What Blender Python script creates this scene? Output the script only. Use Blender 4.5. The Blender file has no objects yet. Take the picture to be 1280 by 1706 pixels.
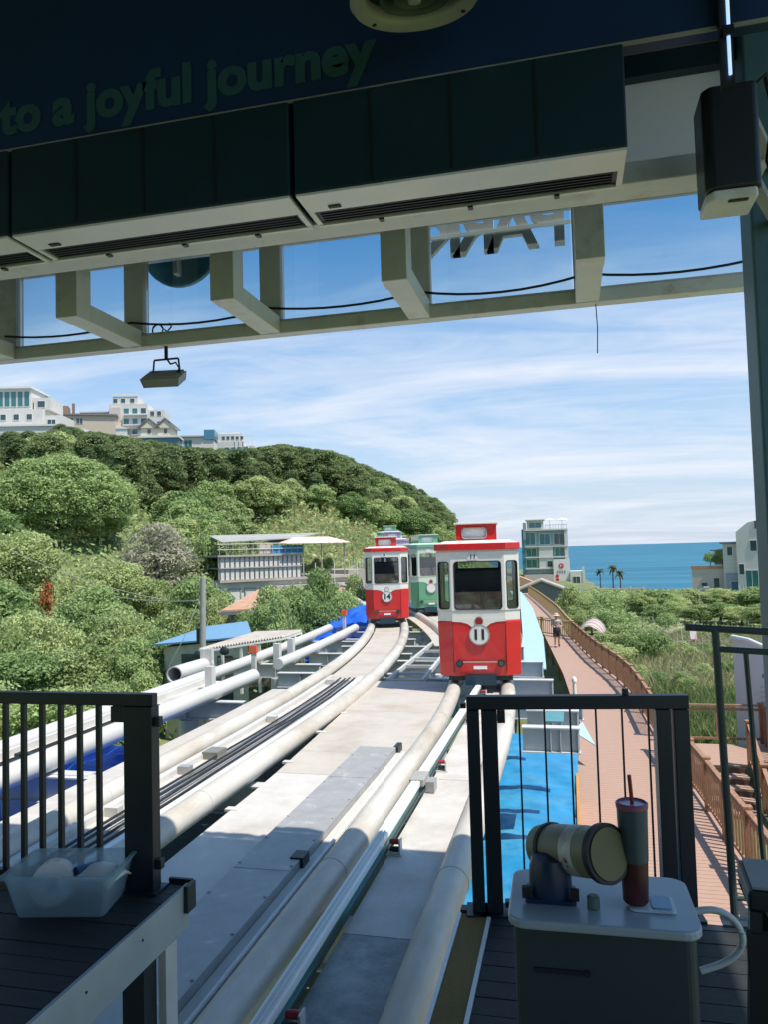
import bpy, bmesh, math, random
import numpy as np
from mathutils import Vector, Matrix, noise
R_ = math.radians
random.seed(7); RNG = np.random.default_rng(7)
sc = bpy.context.scene
col = sc.collection

# ------------------------------------------------------------------ camera, sky, sun, exposure
F, CX, CY, EYE = 1280., 640., 853., 1.8
YAW, PITCH, ROLL = R_(13.5), R_(2.9), R_(-1.6)
ROT = Matrix.Rotation(YAW, 3, 'Z') @ Matrix.Rotation(math.pi/2+PITCH, 3, 'X') @ Matrix.Rotation(ROLL, 3, 'Z')
cam = bpy.data.cameras.new('camera'); camo = bpy.data.objects.new('camera', cam); col.objects.link(camo)
camo.matrix_world = Matrix.Translation((0, 0, EYE)) @ ROT.to_4x4()
cam.sensor_fit = 'HORIZONTAL'; cam.sensor_width = 36; cam.lens = 36*F/1280.
cam.clip_start = .05; cam.clip_end = 60000
sc.camera = camo
def at(px, py, d):            # the point seen at a pixel of the photograph, d metres along the view axis
    return Vector((0, 0, EYE)) + ROT @ Vector(((px-CX)/F*d, -(py-CY)/F*d, -d))

SUN = Vector((.48, -.16, 1.)).normalized()
sun = bpy.data.lights.new('sun', 'SUN'); suno = bpy.data.objects.new('sun', sun); col.objects.link(suno)
sun.energy = 4.2; sun.angle = R_(.53); sun.color = (1, .93, .82)
suno.rotation_euler = SUN.to_track_quat('Z', 'Y').to_euler(); suno.location = (20, -5, 40)
w = bpy.data.worlds.new('World'); sc.world = w; w.use_nodes = True
nt = w.node_tree; N = nt.nodes; L = nt.links
for n in list(N): N.remove(n)
def wn(t, **k):
    n = N.new(t)
    for a, b in k.items(): setattr(n, a, b)
    return n
wo = wn('ShaderNodeOutputWorld'); bg = wn('ShaderNodeBackground'); bg.inputs[1].default_value = .125
sky = wn('ShaderNodeTexSky', sky_type='NISHITA', sun_disc=False)
sky.sun_elevation = math.asin(SUN.z); sky.sun_rotation = math.atan2(SUN.x, SUN.y)
sky.altitude = 20; sky.air_density = 1.0; sky.dust_density = .6; sky.ozone_density = 2.2
tc = wn('ShaderNodeTexCoord'); sp = wn('ShaderNodeSeparateXYZ'); L.new(tc.outputs['Generated'], sp.inputs[0])
def wm(op, a, b=None, clamp=False):
    m = wn('ShaderNodeMath', operation=op, use_clamp=clamp)
    for i, v in enumerate((a, b)):
        if v is None: continue
        if isinstance(v, (int, float)): m.inputs[i].default_value = v
        else: L.new(v, m.inputs[i])
    return m.outputs[0]
zc = wm('MAXIMUM', sp.outputs[2], .0)
zp = wm('ADD', zc, .09)
cb = wn('ShaderNodeCombineXYZ')
L.new(wm('DIVIDE', sp.outputs[0], zp), cb.inputs[0]); L.new(wm('DIVIDE', sp.outputs[1], zp), cb.inputs[1])
mp = wn('ShaderNodeMapping'); L.new(cb.outputs[0], mp.inputs[0])
mp.inputs['Rotation'].default_value = (0, 0, R_(-38)); mp.inputs['Scale'].default_value = (.50, 1.05, 1)
mp.inputs['Location'].default_value = (1.7, .35, 0)
n1 = wn('ShaderNodeTexNoise'); n1.inputs['Scale'].default_value = .55; n1.inputs['Detail'].default_value = 8; n1.inputs['Roughness'].default_value = .56; n1.inputs['Distortion'].default_value = 1.3
L.new(mp.outputs[0], n1.inputs['Vector'])
n2 = wn('ShaderNodeTexNoise'); n2.inputs['Scale'].default_value = 2.6; n2.inputs['Detail'].default_value = 8; n2.inputs['Roughness'].default_value = .6; n2.inputs['Distortion'].default_value = 2.2
L.new(mp.outputs[0], n2.inputs['Vector'])
cl = wm('ADD', wm('MULTIPLY', n1.outputs[0], .85), wm('MULTIPLY', n2.outputs[0], .2))
cr = wn('ShaderNodeValToRGB'); L.new(cl, cr.inputs[0])
cr.color_ramp.elements[0].position = .44; cr.color_ramp.elements[1].position = .65
cr.color_ramp.elements[1].color = (.88, .88, .88, 1)
# the veil thickens towards the horizon, as cirrus seen edge-on does
hz = wn('ShaderNodeMapRange'); L.new(zc, hz.inputs[0])
hz.inputs[1].default_value = .02; hz.inputs[2].default_value = .38; hz.inputs[3].default_value = .9; hz.inputs[4].default_value = 0.
hz2 = wm('POWER', hz.outputs[0], 1.0)
fade = wn('ShaderNodeMapRange'); L.new(zc, fade.inputs[0])
fade.inputs[1].default_value = .22; fade.inputs[2].default_value = .40; fade.inputs[3].default_value = 1.; fade.inputs[4].default_value = .25
cf = wm('MULTIPLY', cr.outputs[0], fade.outputs[0], True)
mx = wn('ShaderNodeMix', data_type='RGBA'); L.new(cf, mx.inputs[0]); 
tint = wn('ShaderNodeMix', data_type='RGBA', blend_type='MULTIPLY'); tint.inputs[0].default_value = 1
L.new(sky.outputs[0], tint.inputs[6]); tint.inputs[7].default_value = (.54, .90, 1.05, 1)
hx = wn('ShaderNodeMix', data_type='RGBA'); L.new(hz2, hx.inputs[0]); L.new(tint.outputs[2], hx.inputs[6]); hx.inputs[7].default_value = (3.75, 4.1, 4.9, 1)
L.new(hx.outputs[2], mx.inputs[6]); mx.inputs[7].default_value = (4.9, 5.2, 5.75, 1)
L.new(mx.outputs[2], bg.inputs[0]); L.new(bg.outputs[0], wo.inputs[0])
sc.view_settings.view_transform = 'Standard'; sc.view_settings.look = 'None'
sc.view_settings.exposure = 0.5; sc.view_settings.gamma = 1.0; sc.view_settings.use_curve_mapping = False
sc.cycles.use_denoising = True
sc.cycles.max_bounces = 8; sc.cycles.transparent_max_bounces = 24
sc.cycles.caustics_reflective = False; sc.cycles.caustics_refractive = False

# ------------------------------------------------------------------ materials
MAT = {}
def mat(name, c, rough=.5, metal=0., var=.1, scale=3., bump=0., bscale=30., dirt=None, dlo=.52, dhi=.7, dscale=1.4, stretch=None, spec=.5, coat=0.):
    if name in MAT: return MAT[name]
    m = bpy.data.materials.new(name); m.use_nodes = True; t = m.node_tree; b = t.nodes['Principled BSDF']
    b.inputs['Roughness'].default_value = rough; b.inputs['Metallic'].default_value = metal
    b.inputs['Specular IOR Level'].default_value = spec; b.inputs['Coat Weight'].default_value = coat
    tcn = t.nodes.new('ShaderNodeTexCoord'); v = tcn.outputs['Object']
    if stretch:
        mpn = t.nodes.new('ShaderNodeMapping'); mpn.inputs['Scale'].default_value = stretch; t.links.new(v, mpn.inputs[0]); v = mpn.outputs[0]
    nz = t.nodes.new('ShaderNodeTexNoise'); nz.inputs['Scale'].default_value = scale; nz.inputs['Detail'].default_value = 6; nz.inputs['Roughness'].default_value = .62
    t.links.new(v, nz.inputs['Vector'])
    r = t.nodes.new('ShaderNodeValToRGB'); t.links.new(nz.outputs[0], r.inputs[0])
    r.color_ramp.elements[0].position = .3; r.color_ramp.elements[1].position = .7
    r.color_ramp.elements[0].color = (*[x*(1-var) for x in c], 1); r.color_ramp.elements[1].color = (*[min(1, x*(1+var)) for x in c], 1)
    out = r.outputs[0]
    if dirt:
        nd = t.nodes.new('ShaderNodeTexNoise'); nd.inputs['Scale'].default_value = dscale; nd.inputs['Detail'].default_value = 8; nd.inputs['Roughness'].default_value = .7
        t.links.new(v, nd.inputs['Vector'])
        rd = t.nodes.new('ShaderNodeMapRange'); t.links.new(nd.outputs[0], rd.inputs[0]); rd.inputs[1].default_value = dlo; rd.inputs[2].default_value = dhi
        mm = t.nodes.new('ShaderNodeMix'); mm.data_type = 'RGBA'; t.links.new(rd.outputs[0], mm.inputs[0]); t.links.new(out, mm.inputs[6]); mm.inputs[7].default_value = (*dirt, 1)
        out = mm.outputs[2]
    t.links.new(out, b.inputs['Base Color'])
    if bump:
        nb = t.nodes.new('ShaderNodeTexNoise'); nb.inputs['Scale'].default_value = bscale; nb.inputs['Detail'].default_value = 4
        t.links.new(v, nb.inputs['Vector'])
        bp = t.nodes.new('ShaderNodeBump'); bp.inputs['Strength'].default_value = bump; bp.inputs['Distance'].default_value = .02
        t.links.new(nb.outputs[0], bp.inputs['Height']); t.links.new(bp.outputs[0], b.inputs['Normal'])
    MAT[name] = m; return m
def glass(name, tint, refl=.12, rough=.03, through=1.):
    if name in MAT: return MAT[name]
    m = bpy.data.materials.new(name); m.use_nodes = True; t = m.node_tree
    for n in list(t.nodes): t.nodes.remove(n)
    o = t.nodes.new('ShaderNodeOutputMaterial'); tr = t.nodes.new('ShaderNodeBsdfTransparent'); tr.inputs[0].default_value = (*tint, 1)
    g = t.nodes.new('ShaderNodeBsdfGlossy'); g.inputs['Roughness'].default_value = rough
    fr = t.nodes.new('ShaderNodeFresnel'); fr.inputs[0].default_value = 1.45
    a = t.nodes.new('ShaderNodeMath'); a.operation = 'ADD'; a.use_clamp = True; a.inputs[1].default_value = refl-.04; t.links.new(fr.outputs[0], a.inputs[0])
    x = t.nodes.new('ShaderNodeMixShader'); t.links.new(a.outputs[0], x.inputs[0]); t.links.new(tr.outputs[0], x.inputs[1]); t.links.new(g.outputs[0], x.inputs[2])
    t.links.new(x.outputs[0], o.inputs[0]); MAT[name] = m; return m
def leafmat(name, c, c2, trans=.38):
    if name in MAT: return MAT[name]
    m = bpy.data.materials.new(name); m.use_nodes = True; t = m.node_tree; b = t.nodes['Principled BSDF']
    at_ = t.nodes.new('ShaderNodeAttribute'); at_.attribute_name = 'tone'
    oi = t.nodes.new('ShaderNodeObjectInfo')
    ad = t.nodes.new('ShaderNodeMath'); ad.operation = 'MULTIPLY_ADD'; t.links.new(oi.outputs['Random'], ad.inputs[0]); ad.inputs[1].default_value = .6; t.links.new(at_.outputs['Fac'], ad.inputs[2])
    r = t.nodes.new('ShaderNodeValToRGB'); t.links.new(ad.outputs[0], r.inputs[0])
    r.color_ramp.elements[0].color = (*c, 1); r.color_ramp.elements[1].color = (*c2, 1); r.color_ramp.elements[1].position = 1.
    t.links.new(r.outputs[0], b.inputs['Base Color']); b.inputs['Roughness'].default_value = .5; b.inputs['Specular IOR Level'].default_value = .3
    tl = t.nodes.new('ShaderNodeBsdfTranslucent'); t.links.new(r.outputs[0], tl.inputs[0])
    x = t.nodes.new('ShaderNodeMixShader'); x.inputs[0].default_value = trans
    t.links.new(b.outputs[0], x.inputs[1]); t.links.new(tl.outputs[0], x.inputs[2])
    t.links.new(x.outputs[0], t.nodes['Material Output'].inputs[0]); MAT[name] = m; return m
def emit(name, c, s):
    m = bpy.data.materials.new(name); m.use_nodes = True; b = m.node_tree.nodes['Principled BSDF']
    b.inputs['Emission Color'].default_value = (*c, 1); b.inputs['Emission Strength'].default_value = s; MAT[name] = m; return m

white = mat('white_paint', (.56, .55, .52), .42, var=.07, dirt=(.52, .47, .40), dlo=.55, dhi=.85)
whitest = mat('white_enamel', (.68, .68, .66), .3, var=.03)
steelw = mat('white_steel', (.54, .55, .55), .45, var=.08, dirt=(.40, .36, .31), dlo=.58, dhi=.85, bump=.05)
pipew = mat('pipe_paint', (.56, .54, .495), .42, var=.08, dirt=(.34, .27, .18), dlo=.44, dhi=.76, dscale=1.3, stretch=(1, .3, 1), bump=.06)
pipef = mat('pipe_fresh', (.55, .545, .53), .4, var=.05, dirt=(.5, .46, .4), dlo=.6, dhi=.9, stretch=(1, .3, 1))
platew = mat('deck_plate', (.58, .555, .525), .5, var=.08, bump=.3, bscale=90, dirt=(.40, .355, .30), dlo=.48, dhi=.78, dscale=1.1)
plateb = mat('deck_dusty', (.50, .455, .40), .55, var=.06, bump=.06, dirt=(.38, .32, .25), dlo=.47, dhi=.75, dscale=1.0)
plated = mat('deck_dark', (.22, .25, .25), .5, var=.3, scale=5, bump=.2, dirt=(.40, .41, .40), dlo=.5, dhi=.7, dscale=2.4)
galv = mat('galvanised', (.38, .38, .375), .5, metal=.25, var=.12, scale=5, dirt=(.6, .58, .54), dlo=.6, dhi=.7, dscale=5)
blackm = mat('black_metal', (.012, .020, .026), .42, var=.15)
rubber = mat('black_rubber', (.015, .016, .017), .6, var=.1)
greenm = mat('dark_green_metal', (.035, .055, .055), .45, var=.2)
navy = mat('navy_panel', (.008, .038, .13), .5, var=.08)
signtx = mat('sign_letters', (.035, .11, .14), .5, var=.05)
darkp = mat('dark_panel', (.010, .036, .055), .4, var=.15)
alu = mat('aluminium', (.84, .85, .85), .35, metal=.1, var=.05)
cream = mat('cream_steel', (.76, .78, .775), .45, var=.08, dirt=(.38, .31, .24), dlo=.54, dhi=.84, dscale=3)
teal = mat('teal_post', (.07, .16, .20), .5, var=.12, scale=2)
ceil = mat('ceiling_dark', (.03, .045, .06), .7, var=.1)
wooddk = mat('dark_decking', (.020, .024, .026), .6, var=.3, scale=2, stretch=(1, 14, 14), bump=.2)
boardw = mat('composite_decking', (.40, .255, .19), .65, var=.08, scale=2, stretch=(3, 20, 1), dirt=(.44, .32, .26), dlo=.5, dhi=.75)
fencew = mat('fence_timber', (.30, .155, .085), .6, var=.25, scale=3, stretch=(6, 6, 1), dirt=(.38, .27, .19), dlo=.5, dhi=.75, dscale=3)
fenceo = mat('fence_timber_faded', (.42, .30, .15), .7, var=.2, scale=3, stretch=(6, 6, 1))
fencer = mat('fence_timber_red', (.30, .12, .075), .6, var=.22, scale=3, stretch=(6, 6, 1))
ochre = mat('ochre_grip', (.22, .15, .045), .8, var=.15, bump=.4, bscale=120)
redp = mat('red_paint', (.60, .02, .022), .3, var=.06, coat=.35, dirt=(.42,.05,.045), dlo=.52, dhi=.8, dscale=2.2)
grnp = mat('green_paint', (.12, .36, .22), .3, var=.04, coat=.4)
purp = mat('lilac_paint', (.30, .22, .38), .3, var=.04, coat=.4)
creamp = mat('tram_cream', (.72, .70, .64), .3, var=.03, coat=.3)
creamg = mat('tram_pale_green', (.55, .66, .56), .3, var=.03, coat=.3)
tramgl = glass('tram_glass', (.86, .89, .90), .10)
panegl = glass('canopy_glass', (.86, .94, .97), .07)
boxpl = mat('box_plastic', (.55, .66, .70), .3, var=.05)
chrome = mat('chrome', (.6, .55, .45), .25, metal=.9, var=.05)
whitetx = mat('number_black', (.01, .012, .012), .5, var=0)
bluet = mat('blue_tarp', (.018, .22, .44), .40, var=.2, scale=2, bump=.5, bscale=6, dirt=(.07,.30,.46), dlo=.5, dhi=.66, dscale=.9)
bluer = mat('royal_tarp', (.01, .10, .55), .5, var=.2, scale=2, bump=.5, bscale=5)
cyanp = mat('pale_cyan_sheet', (.36, .52, .55), .5, var=.08)
conc = mat('concrete', (.42, .39, .35), .85, var=.12, dirt=(.24, .22, .2), dlo=.5, dhi=.75, dscale=.8, bump=.2)
tan = mat('tan_render', (.46, .38, .26), .85, var=.12, bump=.2)
stucco = mat('white_stucco', (.60, .585, .55), .8, var=.06, dirt=(.48, .44, .4), dlo=.55, dhi=.85, dscale=.3)
pinkst = mat('pale_pink_stucco', (.53, .46, .41), .8, var=.06, dirt=(.45, .40, .36), dlo=.55, dhi=.85, dscale=.3)
dwin = mat('window_glass', (.03, .07, .08), .1, var=.2, spec=.8)
twin = mat('teal_window_glass', (.03, .16, .17), .1, var=.2, spec=.8)
gwin = mat('green_window_glass', (.03, .18, .14), .12, var=.2, spec=.8)
bark = mat('bark', (.11, .085, .06), .9, var=.3, scale=6, bump=.5, stretch=(4, 4, 1))
barkp = mat('pine_bark', (.16, .10, .065), .9, var=.3, scale=6, bump=.5)
roofb = mat('blue_roof_sheet', (.17, .33, .50), .5, var=.1)
rooft = mat('rust_roof', (.44, .26, .17), .8, var=.18)
roofd = mat('dark_roof', (.17, .17, .175), .7, var=.15)
grass_g = mat('ground_cover', (.15, .18, .07), .95, var=.35, scale=.25, bump=.8, bscale=1.2, dirt=(.22, .19, .11), dlo=.56, dhi=.72, dscale=.09)
galvgrey = mat('weathered_grey', (.33, .33, .31), .7, var=.15)

def milky(m, c, k=.42):
    t = m.node_tree; o = t.nodes['Material Output']; b = t.nodes['Principled BSDF']
    tr = t.nodes.new('ShaderNodeBsdfTransparent'); tr.inputs[0].default_value = (.85, .92, .95, 1); tl = t.nodes.new('ShaderNodeBsdfTranslucent'); tl.inputs[0].default_value = (*c, 1)
    x = t.nodes.new('ShaderNodeMixShader'); x.inputs[0].default_value = .5; t.links.new(b.outputs[0], x.inputs[1]); t.links.new(tl.outputs[0], x.inputs[2])
    y = t.nodes.new('ShaderNodeMixShader'); y.inputs[0].default_value = k; t.links.new(tr.outputs[0], y.inputs[1]); t.links.new(x.outputs[0], y.inputs[2]); t.links.new(y.outputs[0], o.inputs[0])
milky(boxpl, (.6, .76, .84), .38)
# ------------------------------------------------------------------ mesh helpers
class MB:
    def __init__(s): s.v = []; s.f = []; s.m = None
    def add(s, vs, fs):
        o = len(s.v); s.v += [tuple(p) for p in vs]; s.f += [tuple(i+o for i in f) for f in fs]; return s
    def box(s, x0, x1, y0, y1, z0, z1):
        return s.add([(x0,y0,z0),(x1,y0,z0),(x1,y1,z0),(x0,y1,z0),(x0,y0,z1),(x1,y0,z1),(x1,y1,z1),(x0,y1,z1)],
                     [(0,3,2,1),(4,5,6,7),(0,1,5,4),(1,2,6,5),(2,3,7,6),(3,0,4,7)])
    def bar(s, a, b, w, h=None, up=(0,0,1)):
        a = Vector(a); b = Vector(b); h = h or w; d = (b-a).normalized(); u = Vector(up)
        if abs(d.dot(u)) > .99: u = Vector((0,1,0))
        r = d.cross(u).normalized()*w/2; u = r.cross(d).normalized()*h/2
        P = [a-r-u, a+r-u, a+r+u, a-r+u, b-r-u, b+r-u, b+r+u, b-r+u]
        return s.add(P, [(0,3,2,1),(4,5,6,7),(0,1,5,4),(1,2,6,5),(2,3,7,6),(3,0,4,7)])
    def tube(s, pts, r, n=10, cap=True):
        pts = [Vector(p) for p in pts]; rs = r if isinstance(r, (list, tuple)) else [r]*len(pts); V = []; Fc = []
        for i, p in enumerate(pts):
            d = (pts[min(i+1, len(pts)-1)]-pts[max(i-1, 0)]).normalized()
            u = Vector((0,0,1)) if abs(d.z) < .95 else Vector((0,1,0))
            a = d.cross(u).normalized(); b = a.cross(d)
            V += [p+(a*math.cos(2*math.pi*k/n)+b*math.sin(2*math.pi*k/n))*rs[i] for k in range(n)]
        for i in range(len(pts)-1):
            for k in range(n): Fc.append((i*n+k, i*n+(k+1)%n, (i+1)*n+(k+1)%n, (i+1)*n+k))
        if cap: Fc += [tuple(range(n))[::-1], tuple((len(pts)-1)*n+k for k in range(n))]
        return s.add(V, Fc)
    def lathe(s, prof, n=24, c=(0,0,0), ring=False):
        V = []; Fc = []
        if ring: prof = list(prof)+[prof[0]]
        for r, z in prof: V += [(c[0]+r*math.cos(2*math.pi*k/n), c[1]+r*math.sin(2*math.pi*k/n), c[2]+z) for k in range(n)]
        for i in range(len(prof)-1):
            for k in range(n): Fc.append((i*n+k, i*n+(k+1)%n, (i+1)*n+(k+1)%n, (i+1)*n+k))
        if not ring: Fc += [tuple(range(n))[::-1], tuple((len(prof)-1)*n+k for k in range(n))]
        return s.add(V, Fc)
    def prism(s, poly, z0, z1):
        n = len(poly)
        return s.add([(x,y,z0) for x,y in poly]+[(x,y,z1) for x,y in poly],
                     [tuple(range(n))[::-1], tuple(range(n,2*n))]+[(i,(i+1)%n,n+(i+1)%n,n+i) for i in range(n)])
    def xprism(s, poly, y0, y1):       # polygon in x,z pushed along y
        n = len(poly)
        return s.add([(x,y0,z) for x,z in poly]+[(x,y1,z) for x,z in poly],
                     [tuple(range(n)), tuple(range(n,2*n))[::-1]]+[(i,n+i,n+(i+1)%n,(i+1)%n) for i in range(n)])
    def mesh(s, name, m):
        me = bpy.data.meshes.new(name); me.from_pydata(s.v, [], s.f); me.materials.append(m)
        bm = bmesh.new(); bm.from_mesh(me); bmesh.ops.recalc_face_normals(bm, faces=bm.faces); bm.to_mesh(me); bm.free()
        return me
    def build(s, name, m, parent=None, smooth=False, bevel=0, loc=None, rot=None):
        me = s.mesh(name, m); o = bpy.data.objects.new(name, me); col.objects.link(o)
        if parent: o.parent = parent
        if loc is not None: o.location = loc
        if rot is not None: o.rotation_euler = rot
        if smooth: me.shade_smooth(); me.set_sharp_from_angle(angle=R_(40))
        if bevel:
            b = o.modifiers.new('bevel', 'BEVEL'); b.width = bevel; b.segments = 2; b.limit_method = 'ANGLE'
        return o
def tag(o, label, cat, group=None, kind=None):
    if label: o['label'] = label
    if cat: o['category'] = cat
    if group: o['group'] = group
    if kind: o['kind'] = kind
    return o
def thing(name, label, cat, loc=(0,0,0), rz=0, group=None):
    o = bpy.data.objects.new(name, None); col.objects.link(o); o.location = loc; o.rotation_euler = (0,0,rz); o.empty_display_size = .2
    return tag(o, label, cat, group)
def link(name, me, parent=None, loc=(0,0,0), rot=(0,0,0), scale=(1,1,1)):
    o = bpy.data.objects.new(name, me); col.objects.link(o); o.parent = parent; o.location = loc; o.rotation_euler = rot; o.scale = scale
    return o
def copy_tree(o, parent=None):
    c = o.copy(); col.objects.link(c); c.parent = parent
    for ch in list(o.children): copy_tree(ch, c)
    return c
def text_mesh(s, size, depth=.004, bold=.0, align='CENTER', shear=0.):
    cu = bpy.data.curves.new('text', 'FONT'); cu.body = s; cu.size = size; cu.extrude = depth; cu.offset = bold; cu.align_x = align; cu.align_y = 'CENTER'; cu.shear = shear
    cu.resolution_u = 4
    o = bpy.data.objects.new('text', cu); col.objects.link(o)
    dg = bpy.context.evaluated_depsgraph_get(); me = bpy.data.meshes.new_from_object(o.evaluated_get(dg))
    bpy.data.objects.remove(o); return me
def text(s, name, m, parent, loc, rot, size, depth=.004, bold=0., align='CENTER'):
    me = text_mesh(s, size, depth, bold, align); me.materials.clear(); me.materials.append(m)
    o = link(name, me, parent, loc, rot); return o
def lerp(a, b, t): return a+(b-a)*t
def interp(x, xs, ys): return float(np.interp(x, xs, ys))
def sstep(t): t = max(0, min(1, t)); return t*t*(3-2*t)

# ------------------------------------------------------------------ terrain and sea
SEA = -13.
AZ = [-70, -45, -40, -32.5, -24.1, -19.5, -15.3, -11.2, -8.6, -7.4, -5.5, 0]
RH = [10, 14, 16, 20.0, 22.5, 25.5, 21.7, 15.5, 9.5, 5, -3, -6.5]
RD = [110, 118, 122, 150, 190, 210, 230, 250, 260, 262, 264, 265]
RB = [30, 34, 36, 42, 55, 58, 62, 72, 90, 110, 150, 200]
def ground(x, y):
    r = math.hypot(x, y); a = math.degrees(math.atan2(x, y))
    if y < 0 and a < -70: a = -70
    if a > 0 or y < 0:
        base = -4.3-2.4*sstep((r-25)/80)
        z = base
    else: z = lerp(-4.6, -6.3, sstep((a+20)/20)*sstep((r-30)/90))
    if a <= 0 and a >= -70.1:
        rh, rd, rb = interp(a, AZ, RH), interp(a, AZ, RD), interp(a, AZ, RB)
        t = max(0, min(1.25, (r-rb)/(rd-rb)))
        s = 1-(1-min(t, 1))**1.55
        z = z+(rh-z)*s if rh > z else z
    n = noise.noise((x*.02, y*.02, 3))*1.2*sstep((r-30)/60)+noise.noise((x*.13, y*.13, 7))*.25*sstep((r-12)/20)
    z += n
    c = sstep((y+.25*x-lerp(222,150,sstep((x-1)/9)))/lerp(45,30,sstep((x-1)/9)))*sstep((a+16)/9)     # the land falls to the shore
    return lerp(z, SEA-4, c)
def ground_mesh():
    xs = np.unique(np.concatenate([np.linspace(-420, -60, 60), np.linspace(-60, 40, 90), np.linspace(40, 420, 50)]))
    ys = np.unique(np.concatenate([np.linspace(-60, 60, 90), np.linspace(60, 300, 90), np.linspace(300, 520, 20)]))
    V = [(x, y, ground(x, y)) for y in ys for x in xs]; nx = len(xs)
    Fs = [(j*nx+i, j*nx+i+1, (j+1)*nx+i+1, (j+1)*nx+i) for j in range(len(ys)-1) for i in range(nx-1)]
    m = MB(); m.v = V; m.f = Fs
    o = m.build('ground', grass_g, smooth=False); o.data.shade_smooth(); tag(o, 'rough green and earthy ground of the valley and hillside', 'ground', kind='structure')
ground_mesh()
def sea_mat():
    m = bpy.data.materials.new('sea_water'); m.use_nodes = True; t = m.node_tree; b = t.nodes['Principled BSDF']
    g = t.nodes.new('ShaderNodeNewGeometry'); mpn = t.nodes.new('ShaderNodeMapping'); t.links.new(g.outputs['Position'], mpn.inputs[0]); mpn.inputs['Scale'].default_value = (.006, .03, 1)
    nz = t.nodes.new('ShaderNodeTexNoise'); nz.inputs['Scale'].default_value = 1; nz.inputs['Detail'].default_value = 8; t.links.new(mpn.outputs[0], nz.inputs['Vector'])
    r = t.nodes.new('ShaderNodeValToRGB'); t.links.new(nz.outputs[0], r.inputs[0])
    r.color_ramp.elements[0].color = (.020, .115, .185, 1); r.color_ramp.elements[0].position = .35; r.color_ramp.elements[1].color = (.045, .19, .28, 1); r.color_ramp.elements[1].position = .7
    # broken foam where the swell meets the shore
    s = t.nodes.new('ShaderNodeSeparateXYZ'); t.links.new(g.outputs['Position'], s.inputs[0])
    ma = t.nodes.new('ShaderNodeMath'); ma.operation = 'MULTIPLY_ADD'; t.links.new(s.outputs[0], ma.inputs[0]); ma.inputs[1].default_value = .25; t.links.new(s.outputs[1], ma.inputs[2])
    mr = t.nodes.new('ShaderNodeMapRange'); t.links.new(ma.outputs[0], mr.inputs[0]); mr.inputs[1].default_value = 330; mr.inputs[2].default_value = 250
    m2 = t.nodes.new('ShaderNodeMapping'); t.links.new(g.outputs['Position'], m2.inputs[0]); m2.inputs['Scale'].default_value = (.02, .16, 1)
    nf = t.nodes.new('ShaderNodeTexNoise'); nf.inputs['Detail'].default_value = 9; nf.inputs['Roughness'].default_value = .7; t.links.new(m2.outputs[0], nf.inputs['Vector']); nf.inputs['Scale'].default_value = 1.
    ad = t.nodes.new('ShaderNodeMath'); ad.operation = 'MULTIPLY'; t.links.new(nf.outputs[0], ad.inputs[0]); t.links.new(mr.outputs[0], ad.inputs[1])
    f = t.nodes.new('ShaderNodeMapRange'); t.links.new(ad.outputs[0], f.inputs[0]); f.inputs[1].default_value = .4; f.inputs[2].default_value = .6
    mm = t.nodes.new('ShaderNodeMix'); mm.data_type = 'RGBA'; t.links.new(f.outputs[0], mm.inputs[0]); t.links.new(r.outputs[0], mm.inputs[6]); mm.inputs[7].default_value = (.45, .55, .58, 1)
    t.links.new(mm.outputs[2], b.inputs['Base Color']); b.inputs['Roughness'].default_value = .55; b.inputs['Specular IOR Level'].default_value = .18
    m3 = t.nodes.new('ShaderNodeMapping'); t.links.new(g.outputs['Position'], m3.inputs[0]); m3.inputs['Scale'].default_value = (.05, .2, 1)
    nb = t.nodes.new('ShaderNodeTexNoise'); nb.inputs['Scale'].default_value = 1.; nb.inputs['Detail'].default_value = 6; t.links.new(m3.outputs[0], nb.inputs['Vector'])
    bp = t.nodes.new('ShaderNodeBump'); bp.inputs['Strength'].default_value = .6; bp.inputs['Distance'].default_value = 1.; t.links.new(nb.outputs[0], bp.inputs['Height']); t.links.new(bp.outputs[0], b.inputs['Normal'])
    return m
sm = MB(); sm.add([(-30000, 100, SEA), (30000, 100, SEA), (30000, 40000, SEA), (-30000, 40000, SEA)], [(0, 1, 2, 3)])
tag(sm.build('sea', sea_mat()), 'calm blue sea out to the horizon', 'sea', kind='structure')

# ------------------------------------------------------------------ station: platforms, roof, canopy
def planks(parent, x0, x1, y0, y1, z, wdt, m, along='x', th=.03, gap=.006, name='plank'):
    n = max(1, int(round(((y1-y0) if along == 'x' else (x1-x0))/wdt)))
    st = ((y1-y0) if along == 'x' else (x1-x0))/n
    me = (MB().box(0, x1-x0, 0, st-gap, -th, 0) if along == 'x' else MB().box(0, st-gap, 0, y1-y0, -th, 0)).mesh(name, m)
    for i in range(n):
        link(name, me, parent, (x0, y0+i*st, z+random.uniform(-.0015, .0015)) if along == 'x' else (x0+i*st, y0, z+random.uniform(-.0015, .0015)))
pl = thing('platform', 'dark timber boarding platform with pale edge board below the open box', 'platform', (0,0,0))
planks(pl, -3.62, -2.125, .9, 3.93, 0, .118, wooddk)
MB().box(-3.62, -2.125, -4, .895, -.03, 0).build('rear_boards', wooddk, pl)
MB().box(-3.6, -2.13, -4, 3.9, -.16, -.034).build('frame', galvgrey, pl)
MB().box(-2.122, -2.1, -4, 3.93, -.21, .012).build('edge_board', mat('edge_paint',(.34,.38,.40),.5,var=.1,dirt=(.2,.2,.19),dlo=.55,dhi=.8), pl, bevel=.003)
MB().box(-2.10, -2.075, 3.86, 3.955, -.12, .022).build('corner_bracket', blackm, pl, bevel=.003)
MB().box(-2.24, -2.1, 3.955, 3.975, -.03, .02).build('nosing', blackm, pl)
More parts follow.
